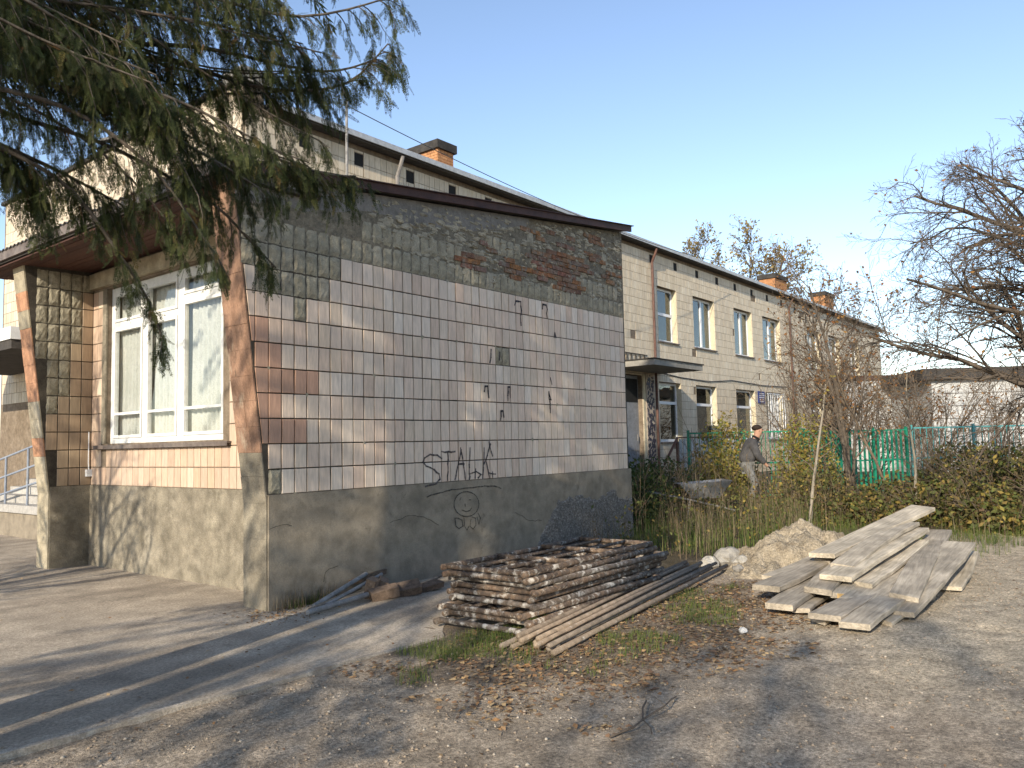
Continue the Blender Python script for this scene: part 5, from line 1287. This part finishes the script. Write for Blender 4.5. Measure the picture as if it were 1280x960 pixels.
def add_limb(pts, r0, nbr, brl, dens=3):
    st_ = np.array([-3.63,-1.58,pts[0][2]+.55]); P_ = smooth_poly([tuple(st_)]+list(pts), 22)
    polys.append((list(P_), list(np.linspace(r0, .004, 22)), 1))
    for j in range(nbr):
        t = .22+.78*(j+rg.random())/nbr; i = min(int(t*21), 20); q = P_[i]+(P_[i+1]-P_[i])*(t*21-i); ax = norm(P_[i+1]-P_[i])
        side = norm(np.cross(ax, [0,0,1]))*rg.choice([-1,1]); d = norm(ax*rg.uniform(.3,.9)+side*rg.uniform(.1,.8)+np.array([0,0,rg.uniform(-.5,.15)]))
        L_ = brl*rg.uniform(.45,1.15)*(1.15-.5*t); m = 7; bp = [q]
        for s in range(m): d = norm(d+np.array([0,0,-.24])+rg.normal(0,.10,3)); bp.append(bp[-1]+d*L_/m)
        polys.append((bp, list(np.linspace(.0045,.0012,m+1)), 2))
        for s in range(1, m+1):
            for e in range(dens):
                dd = norm((bp[s]-bp[s-1])/np.linalg.norm(bp[s]-bp[s-1])*.45+rg.normal(0,.38,3)+np.array([0,0,-.75])); sp_pos.append(bp[s]+rg.normal(0,.012,3)); sp_dir.append(dd)
for l in LIMBS:
    low = l[-1][2] < 2.8; add_limb(l, .015 if low else .020, 16 if low else 34, .26 if low else .40, 3)
for l in LIMBS[:2]+LIMBS[3:4]+LIMBS[5:11]:      # more limbs close beside and above, filling the crown
    for k_ in range(4 if l[0][2] > 3.4 else 2):
        off = np.array([rg.uniform(-.45,.0), rg.uniform(-.30,.35), rg.uniform(-.08,.50)])
        add_limb([tuple(np.array(p_)+off*(1-.2*i)) for i, p_ in enumerate(l[:-1])], .012, 24, .36)
pos = np.array(sp_pos); dr_ = np.array(sp_dir)
def spray_mats(rg, dr_, s0, s1):
    n = len(dr_); up = rg.normal(0,1,(n,3)); y = np.cross(up, dr_); y /= np.linalg.norm(y, axis=1)[:,None]; z = np.cross(dr_, y)
    return np.stack([dr_, y, z], 2)*rg.uniform(s0, s1, n)[:,None,None]
V, F, k = instmesh(SPV, SPF, spray_mats(rg, dr_, .045, .105), pos); r_ = np.repeat(np.clip(rg.beta(1.4,2.2,len(pos))*1.05, 0, 1), k)
tag(np_obj('foliage', V, F, m_frond, con, {'rnd': r_}), kind='stuff')
V, F = tubes_mesh(polys, [6,5,3]); np_obj('limbs', V, F, m_bark, con, smooth=True)
# upper crown, above the picture
def crown(rg, cx, cy, z0, z1, rad, n, size, name, parent):
    t = rg.random(n)**.8; z = z0+(z1-z0)*t; R_ = rad*(1-t)**.7*np.sqrt(rg.random(n))*(1+.25*np.sin(z*5+1)); a = rg.uniform(0,6.283,n)
    pos = np.stack([cx+R_*np.cos(a), cy+R_*np.sin(a), z], 1); dr_ = np.stack([np.cos(a), np.sin(a), -.7-.3*rg.random(n)], 1)+rg.normal(0,.3,(n,3)); dr_ /= np.linalg.norm(dr_, axis=1)[:,None]
    V, F, k = instmesh(SPV, SPF, spray_mats(rg, dr_, size*.7, size*1.3), pos)
    return tag(np_obj(name, V, F, m_frond, parent, {'rnd': np.repeat(rg.random(n)*.8, k)}), kind='stuff')
crown(rg, -3.6, -1.6, 4.9, 12.2, 2.5, 2600, .5, 'upper_foliage', con)
for (x, y, z0, z1, rad, nn, lab) in ((-8.6,-3.4,1.6,12.5,1.9,1300,'dense conifer beside the road, outside the view'),):
    c2 = empty('conifer', (x, y, 0), lab, 'tree'); mb = MB(); mb.tube([(x,y,-.1),(x,y,5),(x,y,z1-.5)], [.24,.16,.03], 8); mb.build('trunk', m_bark, c2)
    crown(rg, x, y, z0, z1, rad, nn, .55, 'foliage', c2)

# ---- bushes
def bush(name, c_, rx, ry, h_, n, size, m, label, seed, cat='shrub', stems=14, twist=.0, group=None):
    rg = np.random.default_rng(seed); z0 = float(gz(c_[0], c_[1])); root = empty(name, (c_[0], c_[1], z0), label, cat, group)
    u_ = rg.normal(0,1,(n*2,3)); u_ /= np.linalg.norm(u_,axis=1)[:,None]; rr = rg.random(n*2)**.45
    p_ = u_*rr[:,None]; p_[:,2] = np.abs(p_[:,2])
    w = fbm(p_[:,0]*3.1+p_[:,2]*2+7, p_[:,1]*3.1-p_[:,2]*2.3+9, seed)
    p_ = p_[w > .46][:n]; P_ = p_*np.array([rx,ry,h_])+np.array([c_[0],c_[1],z0])
    P_[:,2] += rg.normal(0,.06,len(P_))
    leaves_at(rg, P_, size, 'leaves', m, root)
    out = []; tips = []
    pr_ = dict(seg=[5,4], wig=[.12,.18], grav=[.0,.0], n=[5], start=[.25], ang=[(.3,.9)], lr=[.45], rr=[.6], taper=.3, rmin=.003)
    for q in range(stems):
        a = rg.uniform(0,6.283); d = np.array([math.cos(a)*rx*.7/h_, math.sin(a)*ry*.7/h_, 1]); grow(rg, np.array([c_[0]+math.cos(a)*rx*.3, c_[1]+math.sin(a)*ry*.3, z0]), d, h_*rg.uniform(.8,1.15), .012, 0, pr_, out, tips)
    V, F = tubes_mesh(out, [4,3]); np_obj('stems', V, F, m_twig, root)
    return root
for q, (x, y, h_, lab) in enumerate([(8.1,.85,1.15,'dark green hedge bush nearest the annex wall end'),(9.4,1.15,1.2,'dark green hedge bush behind the wheelbarrow'),(10.9,1.35,1.05,'dark green hedge bush nearest the yellow shrub')]):
    bush('hedge_bush', (x,y), 1.15, .9, h_+.12, 5200, (.05,.10), m_leafg, lab, 50+q)
bush('autumn_shrub', (13.95,1.35), .95, .9, 2.15, 3600, (.06,.12), m_leafy, 'tall yellow green shrub left of the stooping person', 60)
bush('autumn_shrub', (12.55,.95), .8, .7, 1.4, 2000, (.06,.12), m_leafy, 'low yellowing shrub below the tall yellow green one', 61)
bush('autumn_shrub', (14.1,-.55), .9, .85, 2.1, 3000, (.06,.12), m_leafy, 'yellow orange shrub right of the stooping person', 62)
bush('autumn_shrub', (12.7,-1.3), 1.0, .9, .85, 2200, (.06,.12), m_leafb, 'reddish brown shrub before the green slatted fence', 63)
BR = [(11.7,-3.0,.8,.70),(10.9,-3.9,.75,.75),(12.9,-3.5,.8,.80),(10.3,-2.7,.65,.5),(12.6,-4.3,1.0,1.30),(11.6,-5.0,1.1,1.35),(13.6,-5.6,1.3,1.6),(10.9,-6.2,1.1,1.2),(12.8,-6.9,1.3,1.5),(14.6,-3.7,1.0,1.35),(10.3,-4.9,.7,.75),(15.2,-7.3,1.4,1.7)]
BL = ['low bramble clump between the two thin saplings','low bramble clump behind the highest plank end','bramble mound at the foot of the green slatted fence','small bramble clump right of the pale straight sapling','bramble mound behind the leaning saplings','bramble mound with yellow leaves above the plank ends','tall bramble mound before the teal fence','bramble mound under the drooping fruit tree','rear bramble mound below the white outbuilding','bramble mound at the foot of the teal fence corner','low bramble clump by the sandy verge','farthest right bramble mound beneath the fruit tree']
for q, ((x, y, r_, h_), lab) in enumerate(zip(BR, BL)): bush('bramble', (x,y), r_*1.1, r_*1.1, h_, 3600, (.04,.13), m_leafb, lab, 70+q, stems=34)

# ---- grass, dry stalks, fallen leaves, pebbles
BLQ = np.array([(-.5,0,0),(.5,0,0),(.28,.12,.55),(-.28,.12,.55),(0,.42,1.0)]); 
def blades(rg, pos, h0, h1, w, name, m, lean=.25, label=None):
    n = len(pos); a = rg.uniform(0,6.283,n); h = rg.uniform(h0,h1,n); le = rg.normal(0,lean,n); ca, sa = np.cos(a), np.sin(a)
    M_ = np.zeros((n,3,3)); M_[:,0,0] = ca*w; M_[:,1,0] = sa*w
    M_[:,0,1] = -sa*h*.45; M_[:,1,1] = ca*h*.45; M_[:,0,2] = -sa*le*h; M_[:,1,2] = ca*le*h; M_[:,2,2] = h
    V = np.einsum('nij,kj->nki', M_, BLQ)+pos[:,None,:]; b = (np.arange(n)*5)[:,None]
    F4 = b+np.array([[0,1,2,3]]); F3 = b+np.array([[3,2,4]])
    o = np_obj(name, V.reshape(-1,3), [F4, F3], m, None, {'rnd': np.repeat(rg.random(n),5)}); return tag(o, label, kind='stuff')
def on_ground(x, y, dz=0): return np.stack([x, y, gz(x, y)+dz], 1)
rg = np.random.default_rng(9)
def scatter(rg, n, x0, x1, y0, y1, f_):
    x = rg.uniform(x0,x1,n); y = rg.uniform(y0,y1,n); k = f_(x,y) > rg.random(n); return x[k], y[k]
gmask = lambda x, y: sm(.0,.35,1-np.hypot((x-1.2)/2.2,(y+3.0)/1.15)+(fbm(x*2.7,y*2.7,33)-.5)*.9)*sm(.36,.54,fbm(x*2.2,y*2.2,101))*(y < kerb_y(x)-.12)
x, y = scatter(rg, 40000, -1.0, 4.4, -4.4, -1.7, gmask)
xb, yb = scatter(rg, 1500, -.45, .55, -2.75, -2.15, lambda x, y: (y < kerb_y(x)-.05)*.9)
blades(rg, on_ground(np.concatenate([x,xb]), np.concatenate([y,yb]), -.005), .025, .085, .0045, 'grass_tufts', m_grass, label='short green grass round the frame stack')
vm = lambda x, y: sm(.35,.6,fbm(x*1.1,y*1.1,111))*np.where((x < 7.1)&(y > -.15), 0, 1)
x, y = scatter(rg, 16000, 6.6, 14.0, -6.0, -2.6, lambda x, y: vm(x,y)*sm(-.4,.4,(x-6.9)*.5+(y+4.6)*.8))
blades(rg, on_ground(x, y, -.005), .05, .22, .007, 'verge_grass', m_grass, label='green grass verge behind the sand and planks')
dm = lambda x, y: np.where((x < 7.1)&(y > -.25), 0, 1)*sm(-.3,.5,(x-5.0)*.5+(y+2.2)*.7+(fbm(x*1.3,y*1.3,121)-.5)*1.2)
x, y = scatter(rg, 5200, 4.8, 13.2, -2.7, 2.3, lambda x, y: dm(x,y)*sm(.36,.62,fbm(x*1.7,y*1.7,171)))
blades(rg, on_ground(x, y, -.01), .12, .85, .0060, 'dry_stalks', m_dry, .16, label='thicket of tall dry weed stalks beyond the annex')
x, y = scatter(rg, 1300, 8.0, 14.5, -7.5, -1.5, lambda x, y: .6+0*x)
blades(rg, on_ground(x, y, -.01), .15, .6, .006, 'dry_weeds', m_dry, .25, label='scattered dry weeds under the saplings and brambles')
x, y = scatter(rg, 6500, 5.0, 13, -2.7, 2.0, lambda x, y: dm(x,y)*sm(.3,.6,fbm(x*1.4,y*1.4,181)))
leaves_at(rg, on_ground(x, y, 0)+np.array([0,0,1])*(rg.random(len(x))**1.6*.75)[:,None], (.035,.09), 'withered_leaves', m_leafb, None, False, 'stuff')
x, y = scatter(rg, 5000, 5.4, 13, -2.7, 2.0, dm)
blades(rg, on_ground(x, y, -.01), .08, .42, .012, 'green_weeds', m_grass, .3, label='low green weeds between the dry stalks')
# branching dry stems standing out of the thicket
out = []; tips = []; pr_ = dict(seg=[5,3], wig=[.06,.12], grav=[.0,.02], n=[6], start=[.35], ang=[(.3,.8)], lr=[.28], rr=[.6], taper=.35, rmin=.002)
for q in range(150):
    x = rg.uniform(6.0,12.6); y = rg.uniform(-2.3,1.4)
    if (x < 7.3 and y > -.4) or (x < 6.6 and y < -1.9): continue
    grow(rg, np.array([x,y,float(gz(x,y))-.02]), np.array([rg.normal(0,.12),rg.normal(0,.12),1]), rg.uniform(.6,1.35), rg.uniform(.004,.008), 0, pr_, out, tips)
V, F = tubes_mesh(out, [4,3]); V = np.asarray(V)
o = np_obj('dry_stems', V, F, m_dry, None, {'rnd': np.repeat(rg.random(len(V)//4+1),4)[:len(V)]}); tag(o, 'branching dry weed stems standing above the thicket', kind='stuff')
# fallen leaves
lm = lambda x, y: sm(-.15,.3,1-np.hypot((x-1.2)/2.5,(y+3.35)/1.35)+(fbm(x*2.2,y*2.2,131)-.5)*1.2)*(y < kerb_y(x)-.02)
x, y = scatter(rg, 12500, -1.2, 4.6, -4.9, -2.0, lm)
leaves_at(rg, on_ground(x, y, .008), (.018,.065), 'leaf_litter', m_litter, None, True, 'stuff')
x, y = scatter(rg, 2200, -4.5, 7.5, -6.8, -.3, lambda x, y: sm(.45,.7,fbm(x*.8,y*.8,141))*np.where(y > kerb_y(x), .5, .6)*np.where((x > .3)&(y > -2.2)&(x < 3.5), 0, 1))
zz_ = np.where(y > edge_r(x), pave_z(x, y), gz(x, y))
leaves_at(rg, np.stack([x, y, zz_+.008], 1), (.018,.05), 'scattered_leaves', m_litter, None, True, 'stuff')
x, y = scatter(rg, 350, -4.5, .3, .6, 6.5, lambda x, y: sm(.4,.7,fbm(x*.8,y*.8,151)))
leaves_at(rg, np.stack([x, y, pave_z(x, y)+.008], 1), (.02,.05), 'forecourt_leaves', m_litter, None, True, 'stuff')
n = 260; x = rg.normal(-.05,.22,n); y = rg.normal(-.25,.22,n); kp = (y < -.04)|(x < -.05)
leaves_at(rg, np.stack([x[kp], y[kp], pave_z(x[kp], y[kp])+.01], 1), (.02,.05), 'corner_leaves', m_litter, None, True, 'stuff')
x = rg.uniform(.02,.75,220); y = -.05-np.abs(rg.normal(0,.07,220))
blades(rg, np.stack([x,y,pave_z(x,y)-.005],1), .04,.26,.006,'wall_foot_weeds',m_dry,.3,label='dry weeds growing at the corner fin foot')
x = rg.uniform(.15,.7,260); y = -.05-np.abs(rg.normal(0,.06,260))
blades(rg, np.stack([x,y,pave_z(x,y)-.005],1), .03,.14,.006,'wall_foot_grass',m_grass,.3,label='green tuft at the foot of the side wall')
# pebbles
ico = np.array([(1,0,0),(-1,0,0),(0,1,0),(0,-1,0),(0,0,.7),(0,0,-.7)]); icf = np.array([(0,2,4),(2,1,4),(1,3,4),(3,0,4),(2,0,5),(1,2,5),(3,1,5),(0,3,5)])
x, y = scatter(rg, 34000, -4.4, 7.5, -6.9, -2.0, lambda x, y: (y < kerb_y(x))*(.25+.75*sm(.35,.65,fbm(x*1.3,y*1.3,161)))*(1-.7*gmask(x,y)))
n = len(x); s_ = .0025+.016*rg.random(n)**5
M_ = rotmats(n, rg, pitch=(-.3,.3), roll=(-.3,.3))*s_[:,None,None]*np.array([1,.8,.8])[None,:,None]
V, F, k = instmesh(ico, icf, M_, on_ground(x, y, .002)); tag(np_obj('pebbles', V, F, m_stone, None, {'rnd': np.repeat(rg.random(n),k)}), 'small stones scattered over the dirt road', kind='stuff')
